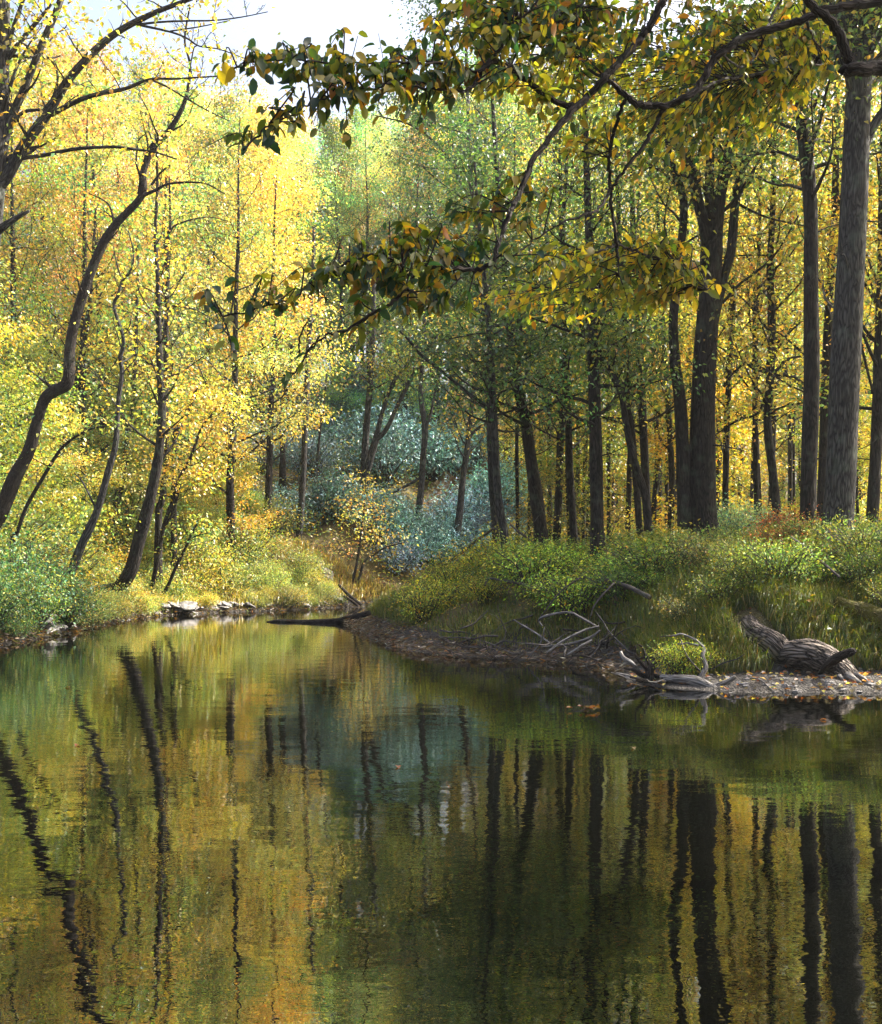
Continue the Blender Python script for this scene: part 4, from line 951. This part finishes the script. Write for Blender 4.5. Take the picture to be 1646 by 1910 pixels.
log('driftwood', 'bleached driftwood log with an arching branch at the tip of the gravel bar', 'driftwood', [
    [(1232, 1262, 9, 14.0), (1256, 1266, 17, 13.9), (1284, 1268, 20, 13.8), (1308, 1274, 21, 13.7), (1330, 1284, 17, 13.6), (1346, 1289, 10, 13.5)],
    [(1304, 1272, 10, 13.75), (1309, 1260, 11, 13.8), (1317, 1242, 9, 13.85), (1311, 1224, 9, 13.9), (1313, 1208, 6, 14.), (1296, 1193, 5, 14.2), (1272, 1183, 4, 14.3), (1258, 1186, 3.5, 14.3), (1232, 1187, 1.5, 14.4)],
    [(1328, 1282, 12, 13.6), (1352, 1274, 10, 13.6), (1372, 1262, 7, 13.6)], [(1302, 1204, 5, 14.), (1284, 1200, 4, 14.1), (1264, 1201, 3, 14.1)]], None, M_DRIFT, 10, .12)
log('root_stump', 'dark twisted root stump standing in the water at the tip of the gravel bar', 'stump', [
    [(1212, 1268, 22, 14.2), (1214, 1252, 18, 14.2), (1222, 1238, 14, 14.25), (1230, 1226, 10, 14.3)],
    [(1212, 1262, 10, 14.2), (1196, 1258, 9, 14.2), (1182, 1250, 6, 14.2), (1164, 1246, 3, 14.2)], [(1214, 1256, 9, 14.2), (1198, 1238, 7, 14.2), (1186, 1222, 4, 14.2), (1186, 1206, 3, 14.2), (1182, 1208, 2, 14.2)],
    [(1206, 1270, 9, 14.1), (1192, 1268, 8, 14.), (1176, 1262, 5, 14.)], [(1220, 1262, 9, 14.2), (1238, 1264, 5, 14.1), (1246, 1276, 3, 13.9)], [(1228, 1232, 6, 14.3), (1208, 1226, 4, 14.3), (1190, 1228, 3, 14.3)], [(1214, 1250, 7, 14.3), (1200, 1210, 4, 14.4), (1190, 1202, 2, 14.4)]], None, M_DARK, 10, .25, part='root')
log('dead_branch', 'grey forked branch stub poking from the water left of the root stump', 'branch', [[(1158, 1216, 6, 14.8), (1164, 1228, 8, 14.7), (1178, 1236, 8, 14.6), (1186, 1242, 4, 14.5)], [(1150, 1256, 5, 14.4), (1172, 1262, 7, 14.3), (1186, 1272, 6, 14.2)]], None, M_DRIFT, 7)
log('floating_log', 'dark waterlogged log floating off the end of the grassy point', 'log', [[(498, 1162, 6, 29), (520, 1160, 10, 29), (570, 1161, 12, 28.8), (620, 1160, 13, 28.6), (650, 1156, 15, 28.4), (690, 1146, 18, 28.2)]], None, M_DARK, 10)
log('mossy_log', 'yellow mossed log rising out of the bank at the right edge', 'log', [on_bank([(1700, 1185, 46), (1646, 1158, 42), (1610, 1142, 38), (1584, 1134, 30), (1560, 1122, 22)], 0.2)], None, M_MOSSY, 14, .12)
log('mossy_log', 'short mossy stump like log capped with grass high on the right bank', 'log', [on_bank([(1322, 1030, 20), (1340, 1034, 30), (1362, 1046, 34), (1388, 1060, 26), (1420, 1078, 16), (1450, 1092, 6)], 0.22)], None, M_MOSSY, 14, .32)
log('mossy_log', 'reddish rotten log lying across the upper right bank below the ferns', 'log', [on_bank([(1500, 1085, 6), (1540, 1052, 18), (1580, 1030, 22), (1640, 1022, 24), (1720, 1018, 24)], 0.2)], None, M_MOSSY, 14, .3).color = (1, .8, .7, 1)
log('fallen_pole', 'thin straight fallen pole leaning down the upper right bank', 'branch', [on_bank([(1476, 1002, 5), (1500, 1020, 6), (1530, 1046, 6), (1566, 1076, 5)], 0.5)], None, M_TWIG, 7)
log('dead_branch', 'dead grey branch jutting out over the grass in the middle of the right bank', 'branch', [on_bank([(1080, 1077, 5), (1110, 1080, 7), (1145, 1085, 8), (1180, 1098, 9), (1212, 1114, 9)], 0.6), [(1146, 1088, 5, 18), (1124, 1110, 4, 17.8), (1108, 1132, 3, 17.7), (1102, 1150, 2, 17.6)], [(1082, 1078, 4, 18), (1050, 1100, 3, 18), (1024, 1130, 3, 18), (1004, 1158, 2, 18)]], None, M_TWIG, 7)
log('fallen_pole', 'long brown fallen pole slanting over the crest left of the slim grey tree', 'branch', [[(822, 1060, 5, 27), (860, 1032, 6, 27), (890, 1008, 6, 27), (922, 985, 5, 27)]], None, M_TWIG, 6).color = (1.5, 1, .7, 1)
log('dead_branch', 'curved dark branch bowing over the crest right of the slim grey tree', 'branch', [[(952, 978, 3, 22.5), (968, 992, 4, 22.5), (996, 1012, 5, 22.5), (1014, 1040, 5, 22.5), (1022, 1070, 5, 22.5)]], None, M_TWIG, 6)
log('dead_branch', 'low hooked branch lying on the leafy crest above the grassy point', 'branch', [on_bank([(905, 1092, 4), (912, 1080, 5), (936, 1082, 5), (975, 1090, 5), (1000, 1100, 4)], 0.5), [(914, 1066, 3, 22.4), (930, 1072, 4, 22.4), (955, 1078, 3, 22.4)]], None, M_TWIG, 6)
log('driftwood', 'pair of dark fallen limbs on the sandy shore in the centre', 'driftwood', [[(632, 1090, 5, 39), (645, 1104, 6, 39), (660, 1118, 7, 39), (674, 1128, 6, 39)], [(640, 1112, 5, 38.8), (655, 1120, 6, 38.8), (668, 1130, 5, 38.8)]], None, M_DARK, 7)

# brush pile at the water's edge
bp0 = [[(1010, 1206, 4, 17.2), (1060, 1202, 6, 17.2), (1100, 1190, 6, 17.1), (1120, 1176, 5, 17.1)], [(1020, 1218, 5, 16.8), (1050, 1196, 5, 16.9), (1090, 1176, 5, 17), (1118, 1168, 3, 17)],
       [(958, 1156, 3, 18.2), (985, 1172, 4, 18), (1008, 1186, 4, 17.7), (1030, 1204, 4, 17.5)], [(1012, 1168, 3, 17.6), (1006, 1156, 4, 17.6), (1022, 1148, 5, 17.5), (1060, 1142, 4, 17.4), (1080, 1150, 5, 17.3), (1112, 1168, 5, 17.2)],
       [(1058, 1222, 5, 16.6), (1082, 1206, 5, 16.6), (1104, 1194, 4, 16.7)], [(984, 1228, 3, 17.2), (1010, 1196, 3, 17.2), (1016, 1170, 2, 17.2)]]
for s in bp0:
    log('dead_branch', 'bare grey dead branch tangled in the brush pile at the water edge', 'branch', [s], None, M_DRIFT, 6, .08, 'branches of the brush pile').color = (.6, .6, .62, 1)
for k in range(44):
    px = rng.uniform(800, 1150); D0 = float(np.interp(px, [800, 900, 1000, 1150], [19.4, 18.6, 18.0, 16.9])) + rng.normal(0, .45)
    x = (px - CX) / F * D0; a = rng.uniform(0, 6.28); ln = rng.uniform(.5, 1.5)
    z = max(Z(x, D0), 0) + rng.uniform(.02, .28)
    d = np.array([math.cos(a), math.sin(a) * .7, rng.normal(.12, .25)]); b = wander((x, D0, z) - d * ln / 2, d, ln, 6, 0, .22)
    root = thing('dead_branch', 'thin bare stick in the brush pile at the water edge', 'branch', b[0], 'sticks of the brush pile')
    t = Tubes(); t.add(b - b[0], np.linspace(.02, .006, len(b)), 6, .05)
    s2 = wander(b[3], nrm(d + rng.normal(0, .6, 3)), ln * .4, 3, .05, .2); t.add(s2 - b[0], np.linspace(.01, .003, 4), 5)
    t.out('stick', M_DRIFT if k % 3 else M_TWIG, root).color = (.55, .52, .5, 1)
for k in range(10):
    px = rng.uniform(1150, 1420); D0 = rng.uniform(13.5, 15); x = (px - CX) / F * D0; a = rng.uniform(0, 6.28); ln = rng.uniform(.3, .9)
    d = np.array([math.cos(a), math.sin(a), rng.normal(.05, .2)]); b = wander((x, D0, max(Z(x, D0), 0) + .05), d, ln, 5, 0, .2)
    root = thing('dead_branch', 'small twig scattered on the gravel bar', 'twig', b[0], 'twigs on the gravel bar'); t = Tubes(); t.add(b - b[0], np.linspace(.014, .005, len(b)), 5); t.out('stick', M_DRIFT, root)
rr_ = thing('exposed_roots', 'tangle of pale hanging roots under the overhang at the left edge', 'roots', P(60, 1160, 23.8)); r0 = np.array(rr_.location)
for k in range(11):
    a = 40 + k * 5 + rng.uniform(-8, 8); t = Tubes(); pp, ra = manual_stem([(55 + rng.uniform(-8, 8), 1128, 3, 24.2), (a, 1150, 3, 24), (a * 1.25 - 12 + rng.uniform(-6, 6), 1178 + rng.uniform(0, 10), 1.4, 23.7)], base=False)
    t.add(pp - r0, ra, 5); t.out('root', M_DRIFT, rr_)

# ================================================================== ROCKS
def rock_mesh(seed, flat, rough=.5):
    import bmesh
    bm = bmesh.new(); bmesh.ops.create_icosphere(bm, subdivisions=4, radius=.5)
    o = Vector((seed * 3.1, seed * 1.7, seed))
    for v in bm.verts:
        n_ = mnoise.noise(v.co * 2.2 + o) * rough - abs(mnoise.noise(v.co * 4 + o)) * rough * .5 + mnoise.noise(v.co * 11 + o) * rough * .16
        st = math.floor((v.co.z + v.co.x * .35) * 7 + mnoise.noise(v.co * 3 + o)) / 7 * .12
        v.co *= 1 + n_ + st * .3; v.co.z *= flat
    me = bpy.data.meshes.new('rock'); bm.to_mesh(me); bm.free(); me.materials.append(M_ROCK); return me


RK = [rock_mesh(s, f) for s, f in [(1, .35), (2, .45), (3, .28), (4, .8)]]


def rock(name, label, x, y, size, k, group=None, rz=None, tilt=(0, 0), dz=0., sc=(1, .75, 1)):
    o = bpy.data.objects.new(name, RK[k]); COL.objects.link(o); tag(o, label, 'rock', group)
    o.location = (x, y, max(Z(x, y), -.02) + dz); o.scale = (size * sc[0], size * sc[1], size * sc[2]); o.rotation_euler = (*tilt, rng.uniform(0, 6.28) if rz is None else rz)
    return o


def rp(px, py, D=None):
    D = 3200 / (py - 1050) if D is None else D; return (px - CX) / F * D, D


rock('flat_rock', 'broad flat pale slab at the waterline of the left edge', *rp(30, 1186, 23.6), 1.7, 0, rz=.1, dz=.10, sc=(1.1, .7, 1.3))
rock('flat_rock', 'dark low slab right of the broad slab at the left edge', *rp(82, 1180, 24.0), .9, 2, rz=.4)
rock('flat_rock', 'tilted grey rock under the roots ending the left edge overhang', *rp(112, 1166, 24.8), .75, 1, rz=.9, tilt=(.2, .3), dz=.12)
rock('rock_outcrop', 'dark layered rock outcrop in the shrubs left of the sandy shore', *rp(592, 1092, 39.8), 1.25, 1, rz=.3, tilt=(0, .5), dz=.15, sc=(1, .8, 1.5))
rock('boulder', 'round pale stone behind the arching driftwood branch', *rp(1279, 1215, 14.5), .26, 3, dz=.16)
for k in range(30):
    px = rng.uniform(296, 640); D = float(np.interp(px, [296, 420, 550, 650], [32.6, 35, 36.6, 39.3])) + rng.uniform(-.2, .6); x = (px - CX) / F * D
    rock('shore_rock', 'tilted slate slab in the row of rocks along the left waterline', x, D, rng.uniform(.2, .5) * (1.8 if k % 5 == 0 else 1), int(rng.integers(0, 3)), 'slate rocks along the left waterline', rz=rng.uniform(-.6, .6), tilt=(rng.uniform(-.2, .5), rng.uniform(-.1, .5)), dz=rng.uniform(.05, .22))
for k in range(12):
    px = rng.uniform(125, 300); D = float(np.interp(px, [125, 200, 300], [25.5, 29.3, 32.6])) + rng.uniform(-.1, .4); x = (px - CX) / F * D
    rock('shore_rock', 'small stone at the foot of the shrubs along the left waterline', x, D, rng.uniform(.2, .5), int(rng.integers(0, 3)), 'small stones along the left waterline')
for k in range(70):
    px = rng.uniform(1270, 1700); D = rng.uniform(13.15, 14.2); x = (px - CX) / F * D
    rock('pebble', 'small grey pebble on the gravel bar', x, D, rng.uniform(.04, .14), int(rng.integers(0, 4)), 'pebbles on the gravel bar')

# ================================================================== GROUND COVER
def scatter(n, xr, yr, ok):
    x = rng.uniform(*xr, n); y = rng.uniform(*yr, n); k = ok(x, y); return x[k], y[k]


def right_ok(mn, mx=99.):
    def f(x, y):
        d = dist_poly(x, y, RSHORE); return ~in_poly(x, y, RIVER) & (d > mn) & (d < mx) & in_poly(x, y, np.vstack([RSHORE, [(200, 45), (200, -60), (3, -60)]]))
    return f


def shelf_ok(x, y): return ~((y < 14.9) & (x > 2.4) & (y > 12))


def blades(name, x, y, h, wd, pal, lean=.35):
    n = len(x); z = zt(x, y) - .02
    a = rng.uniform(0, 6.28, n); d = np.stack([np.cos(a), np.sin(a), np.zeros(n)], -1); s = np.stack([-np.sin(a), np.cos(a), np.zeros(n)], -1)
    h = h[:, None]; b = np.stack([x, y, z], -1); le = rng.uniform(.1, 1, (n, 1)) * lean; up = np.array([0, 0, 1.])
    m = b + up * h * .6 + d * h * le * .4; t = b + up * h * (1 - le * .45) + d * h * le * 1.3
    w_ = wd * rng.uniform(.6, 1.3, (n, 1))
    V = np.stack([b - s * w_, b + s * w_, m + s * w_ * .8, m - s * w_ * .8, t], 1).reshape(-1, 3)
    k = np.arange(n)[:, None] * 5
    return V, np.vstack([k + np.array([[2, 3, 4]])]), k + np.array([[0, 1, 2, 3]]), np.repeat(pick(pal, n), 5, 0)


x, y = scatter(300000, (-3, 12), (13.4, 34), lambda x, y: right_ok(.45)(x, y) & (rng.random(len(x)) < np.clip(.55 + .75 * fbm(x * 2.2, y * 2.2) + .3 * (y < 18), .08, 1)))
kk = (zt(x, y) > np.where(x < 1.8, .09, .21) + .12 * fbm(x * 3, y * 3))  & (np.min(np.hypot(x[:, None] - LOGP[None, ::12, 0], (y[:, None] - LOGP[None, ::12, 1]) * .6), 1) > .26); x, y = x[kk], y[kk]
hh = rng.uniform(.22, .62, len(x)) * (1 + .4 * fbm(x * 1.5, y * 1.5)) * np.clip(dist_poly(x, y, RSHORE), .4, 1)
V, T, Q, C = blades('g', x, y, hh, .0048, SEDGE, .9)
o = build('sedge_grass', V, T, Q, M_LEAF, None, col=C); o['kind'] = 'stuff'
x, y = scatter(60000, (3.0, 6.8), (14.2, 17), lambda x, y: zt(x, y) > .17 + .08 * fbm(x * 4, y * 4))
k = np.min(np.hypot(x[:, None] - LOGP[None, ::12, 0], (y[:, None] - LOGP[None, ::12, 1]) * .7), 1) > .22; x, y = x[k], y[k]
V, T, Q, C = blades('g', x, y, rng.uniform(.12, .42, len(x)), .005, SEDGE, .9)
o = build('sedge_grass', V, T, Q, M_LEAF, None, col=C); o['kind'] = 'stuff'
x, y = scatter(90000, (2.8, 12), (-2, 13.2), right_ok(.35))
V, T, Q, C = blades('g', x, y, rng.uniform(.12, .45, len(x)), .005, SEDGE, .9)
o = build('sedge_grass', V, T, Q, M_LEAF, None, col=C); o['kind'] = 'stuff'
# weeds: small leaves in low tufts over the right bank
x, y = scatter(90000, (-3, 14), (13.4, 36), lambda x, y: right_ok(.5)(x, y) & (fbm(x * 1.7 + 9, y * 1.7) > -.02))
kk = (zt(x, y) > np.where(x < 1.8, .12, .23) + .12 * fbm(x * 3, y * 3))  & (np.min(np.hypot(x[:, None] - LOGP[None, ::12, 0], (y[:, None] - LOGP[None, ::12, 1]) * .6), 1) > .26); x, y = x[kk], y[kk]
z = zt(x, y); n = len(x)
pp = np.stack([x, y, z + rng.uniform(.03, .42, n) * (1 + .6 * fbm(x, y))], -1); a = rng.uniform(0, 6.28, n)
o = leaf_mesh('ground_cover', pp, np.stack([np.cos(a), np.sin(a), rng.normal(-.1, .4, n)], -1), nrm(rng.normal(0, .5, (n, 3)) + [0, 0, 1]), rng.uniform(.05, .11, n), rng.uniform(.03, .055, n), pick(GREEN + SEDGE, n), M_LEAF); o['kind'] = 'stuff'
# undergrowth carpet on the left slope and under the woods
x, y = scatter(170000, (-30, 26), (24, 60), lambda x, y: ~in_poly(x, y, RIVER) & ~right_ok(0)(x, y) & (dist_poly(x, y, LSHORE) > .3) & (rng.random(len(x)) < np.clip(.4 + fbm(x * .9, y * .9), .1, 1)))
z = zt(x, y); n = len(x); a = rng.uniform(0, 6.28, n)
pp = np.stack([x, y, z + rng.uniform(.02, .6, n) * (1 + .8 * fbm(x, y))], -1)
o = leaf_mesh('undergrowth', pp, np.stack([np.cos(a), np.sin(a), rng.normal(-.1, .4, n)], -1), nrm(rng.normal(0, .5, (n, 3)) + [0, 0, 1]), rng.uniform(.08, .2, n), rng.uniform(.05, .1, n), pick(LIME + GREEN + GOLD[:2], n), M_LEAF); o['kind'] = 'stuff'
x, y = scatter(90000, (3, 40), (27, 70), lambda x, y: ~in_poly(x, y, RIVER) & (dist_poly(x, y, RSHORE) > .4))
z = zt(x, y); n = len(x); a = rng.uniform(0, 6.28, n)
pp = np.stack([x, y, z + rng.uniform(.02, .9, n) * (1 + .8 * fbm(x, y))], -1)
o = leaf_mesh('undergrowth', pp, np.stack([np.cos(a), np.sin(a), rng.normal(-.1, .4, n)], -1), nrm(rng.normal(0, .5, (n, 3)) + [0, 0, 1]), rng.uniform(.08, .2, n), rng.uniform(.05, .1, n), pick(LIME + GREEN + GOLD, n), M_LEAF); o['kind'] = 'stuff'
# golden dry grass on the sunny left shore
x, y = scatter(40000, (-11, -1.6), (26, 41), lambda x, y: (~in_poly(x, y, RIVER)) & ~right_ok(0)(x, y) & (dist_poly(x, y, LSHORE) > .15) & (dist_poly(x, y, LSHORE) < 3.2))
V, T, Q, C = blades('g', x, y, rng.uniform(.2, .65, len(x)), .014, [((.50, .40, .14), 4), ((.34, .34, .08), 3), ((.6, .42, .12), 2)], .6)
o = build('dry_grass', V, T, Q, M_LEAF, None, col=C); o['kind'] = 'stuff'
# fallen leaves on the gravel bar and the bank
x, y = scatter(9000, (-2, 9), (12.6, 24), lambda x, y: right_ok(.02)(x, y) & ((rng.random(len(x)) < .35) | ((y < 15) & (x > 2.2))))
n = len(x); a = rng.uniform(0, 6.28, n)
o = leaf_mesh('leaf_litter', np.stack([x, y, zt(x, y) + rng.uniform(.01, .04, n)], -1), np.stack([np.cos(a), np.sin(a), rng.normal(.1, .3, n)], -1), nrm(rng.normal(0, .4, (n, 3)) + [0, 0, 1]), rng.uniform(.05, .1, n), rng.uniform(.035, .06, n), pick(RUST + PALEGOLD[:1] + [((.12, .07, .04), 3), ((.32, .27, .24), 3)], n), M_LEAF); o['kind'] = 'stuff'
# debris line on the mud under the brush pile
x, y = scatter(34000, (-3.2, 3.2), (15.4, 31), lambda x, y: (dist_poly(x, y, RSHORE) < .5) & (~in_poly(x, y, RIVER) | (dist_poly(x, y, RSHORE) < .28)))
n = len(x); a = rng.normal(0, .7, n)
o = leaf_mesh('river_debris', np.stack([x, y, np.maximum(zt(x, y), 0) + rng.uniform(.005, .12, n)], -1), np.stack([np.cos(a), np.sin(a), rng.normal(0, .3, n)], -1), nrm(rng.normal(0, .5, (n, 3)) + [0, 0, 1]), rng.uniform(.06, .22, n), rng.uniform(.012, .035, n), pick([((.07, .05, .04), 4), ((.16, .12, .10), 3), ((.30, .26, .24), 1.5), ((.25, .12, .04), 1)], n), M_LEAF); o['kind'] = 'stuff'
x, y = scatter(120000, (-12, 2), (20, 44), lambda x, y: (dist_poly(x, y, LSHORE) < .8) & (~in_poly(x, y, RIVER) | (dist_poly(x, y, LSHORE) < .12)))
n = len(x); a = rng.normal(0, .9, n)
o = leaf_mesh('leaf_litter', np.stack([x, y, np.maximum(zt(x, y), 0) + rng.uniform(.005, .10, n)], -1), np.stack([np.cos(a), np.sin(a), rng.normal(0, .4, n)], -1), nrm(rng.normal(0, .6, (n, 3)) + [0, 0, 1]), rng.uniform(.06, .2, n), rng.uniform(.02, .06, n), pick([((.05, .035, .025), 5), ((.13, .09, .06), 3), ((.30, .24, .18), 1), ((.30, .15, .04), 1.2), ((.12, .14, .04), 1.5)], n), M_LEAF); o['kind'] = 'stuff'
# green weeds growing through the driftwood
put('fern', *rp(1262, 1245, 14.2), .42, 'bright yellow green weeds growing up through the arching driftwood', 'weeds in the driftwood', tint=(1.7, 1.6, .8), name='weeds')
put('fern', *rp(1294, 1238, 14.3), .36, 'bright yellow green weeds growing up through the arching driftwood', 'weeds in the driftwood', tint=(1.7, 1.6, .8), name='weeds')
# a raft of leaves floating on the water, and single floating leaves
n = 14; a = rng.uniform(0, 6.28, n); c = np.array([*rp(1105, 1326), .012])
o = leaf_mesh('floating_leaves', c + np.c_[rng.normal(0, .07, n), rng.normal(0, .06, n), rng.uniform(0, .03, n)], np.stack([np.cos(a), np.sin(a), rng.uniform(0, .4, n)], -1), nrm(rng.normal(0, .4, (n, 3)) + [0, 0, 1]), rng.uniform(.06, .1, n), rng.uniform(.04, .06, n), pick(RUST, n) * .22, M_LEAF)
tag(o, 'small raft of brown leaves floating on the water before the root stump', 'leaves')

for k in range(15):
    px, D = rng.uniform(40, 1640), rng.uniform(6, 30) ** 1.0; xx = (px - CX) / F * D
    if not in_poly(np.array([xx]), np.array([D]), RIVER)[0] or dist_poly(np.array([xx]), np.array([D]), RSHORE)[0] < .3: continue
    a = rng.uniform(0, 6.28, 1)
    o = leaf_mesh('floating_leaf', np.array([[0, 0, 0.]]), np.stack([np.cos(a), np.sin(a), [.06]], -1), np.array([[.05, .1, 1]]), .07, .05, pick(RUST, 1) * .35, M_LEAF, kind='oval')
    o.location = (xx, D, .006); tag(o, 'single small leaf floating on the open water', 'leaf', 'single leaves on the water')

# ================================================================== HAZE
hm, nt, out = mat_new('haze'); pv = nt.nodes.new('ShaderNodeVolumePrincipled')
pv.inputs['Density'].default_value = .00035; pv.inputs['Color'].default_value = (.90, .95, 1, 1); pv.inputs['Anisotropy'].default_value = .35
nt.links.new(pv.outputs[0], out.inputs['Volume'])
bx = np.array([(x, y, z) for z in (-2.3, 36) for y in (-410, 460) for x in (-410, 410)], float)
hz = build('haze', bx, None, [(0, 2, 3, 1), (4, 5, 7, 6), (0, 1, 5, 4), (2, 6, 7, 3), (0, 4, 6, 2), (1, 3, 7, 5)], hm); hz['kind'] = 'stuff'

# ================================================================== CAMERA, LIGHT
cam = bpy.data.cameras.new('camera'); co = bpy.data.objects.new('camera', cam); COL.objects.link(co)
co.location = (0, 0, H); co.rotation_euler = (math.pi / 2, 0, 0)
cam.sensor_fit = 'VERTICAL'; cam.sensor_height = 36; cam.lens = 36 * F / 1910; cam.shift_y = -(955 - YH) / 1910 * 1.0
cam.clip_end = 2000; cam.clip_start = .05
SC.camera = co

AZ, EL = math.radians(68), math.radians(46)
sd = Vector((math.sin(AZ) * math.cos(EL), math.cos(AZ) * math.cos(EL), math.sin(EL)))
sun = bpy.data.lights.new('sun', 'SUN'); sun.energy = 5.0; sun.angle = math.radians(.55); sun.color = (1, .93, .80)
so = bpy.data.objects.new('sun', sun); COL.objects.link(so); so.rotation_euler = sd.to_track_quat('Z', 'Y').to_euler(); so.location = (0, 0, 40)
wd = bpy.data.worlds.new('World'); SC.world = wd; wd.use_nodes = True; nt = wd.node_tree
bg = nt.nodes['Background']; sk = nt.nodes.new('ShaderNodeTexSky'); sk.sky_type = 'NISHITA'; sk.sun_disc = False
sk.sun_elevation = EL; sk.sun_rotation = AZ; sk.dust_density = 9; sk.air_density = 1.; sk.ozone_density = 1.
nt.links.new(sk.outputs[0], bg.inputs[0]); bg.inputs[1].default_value = .13
vs = SC.view_settings; vs.view_transform = 'Standard'; vs.look = 'None'; vs.exposure = 1.8; vs.gamma = 1
cy = SC.cycles
cy.max_bounces = 6; cy.volume_bounces = 0; cy.diffuse_bounces = 3; cy.glossy_bounces = 2; cy.transmission_bounces = 4; cy.transparent_max_bounces = 4
cy.caustics_reflective = False; cy.caustics_refractive = False; cy.sample_clamp_indirect = 6
print('tris', sum(len(m.polygons) for m in bpy.data.meshes), 'objects', len(bpy.data.objects))
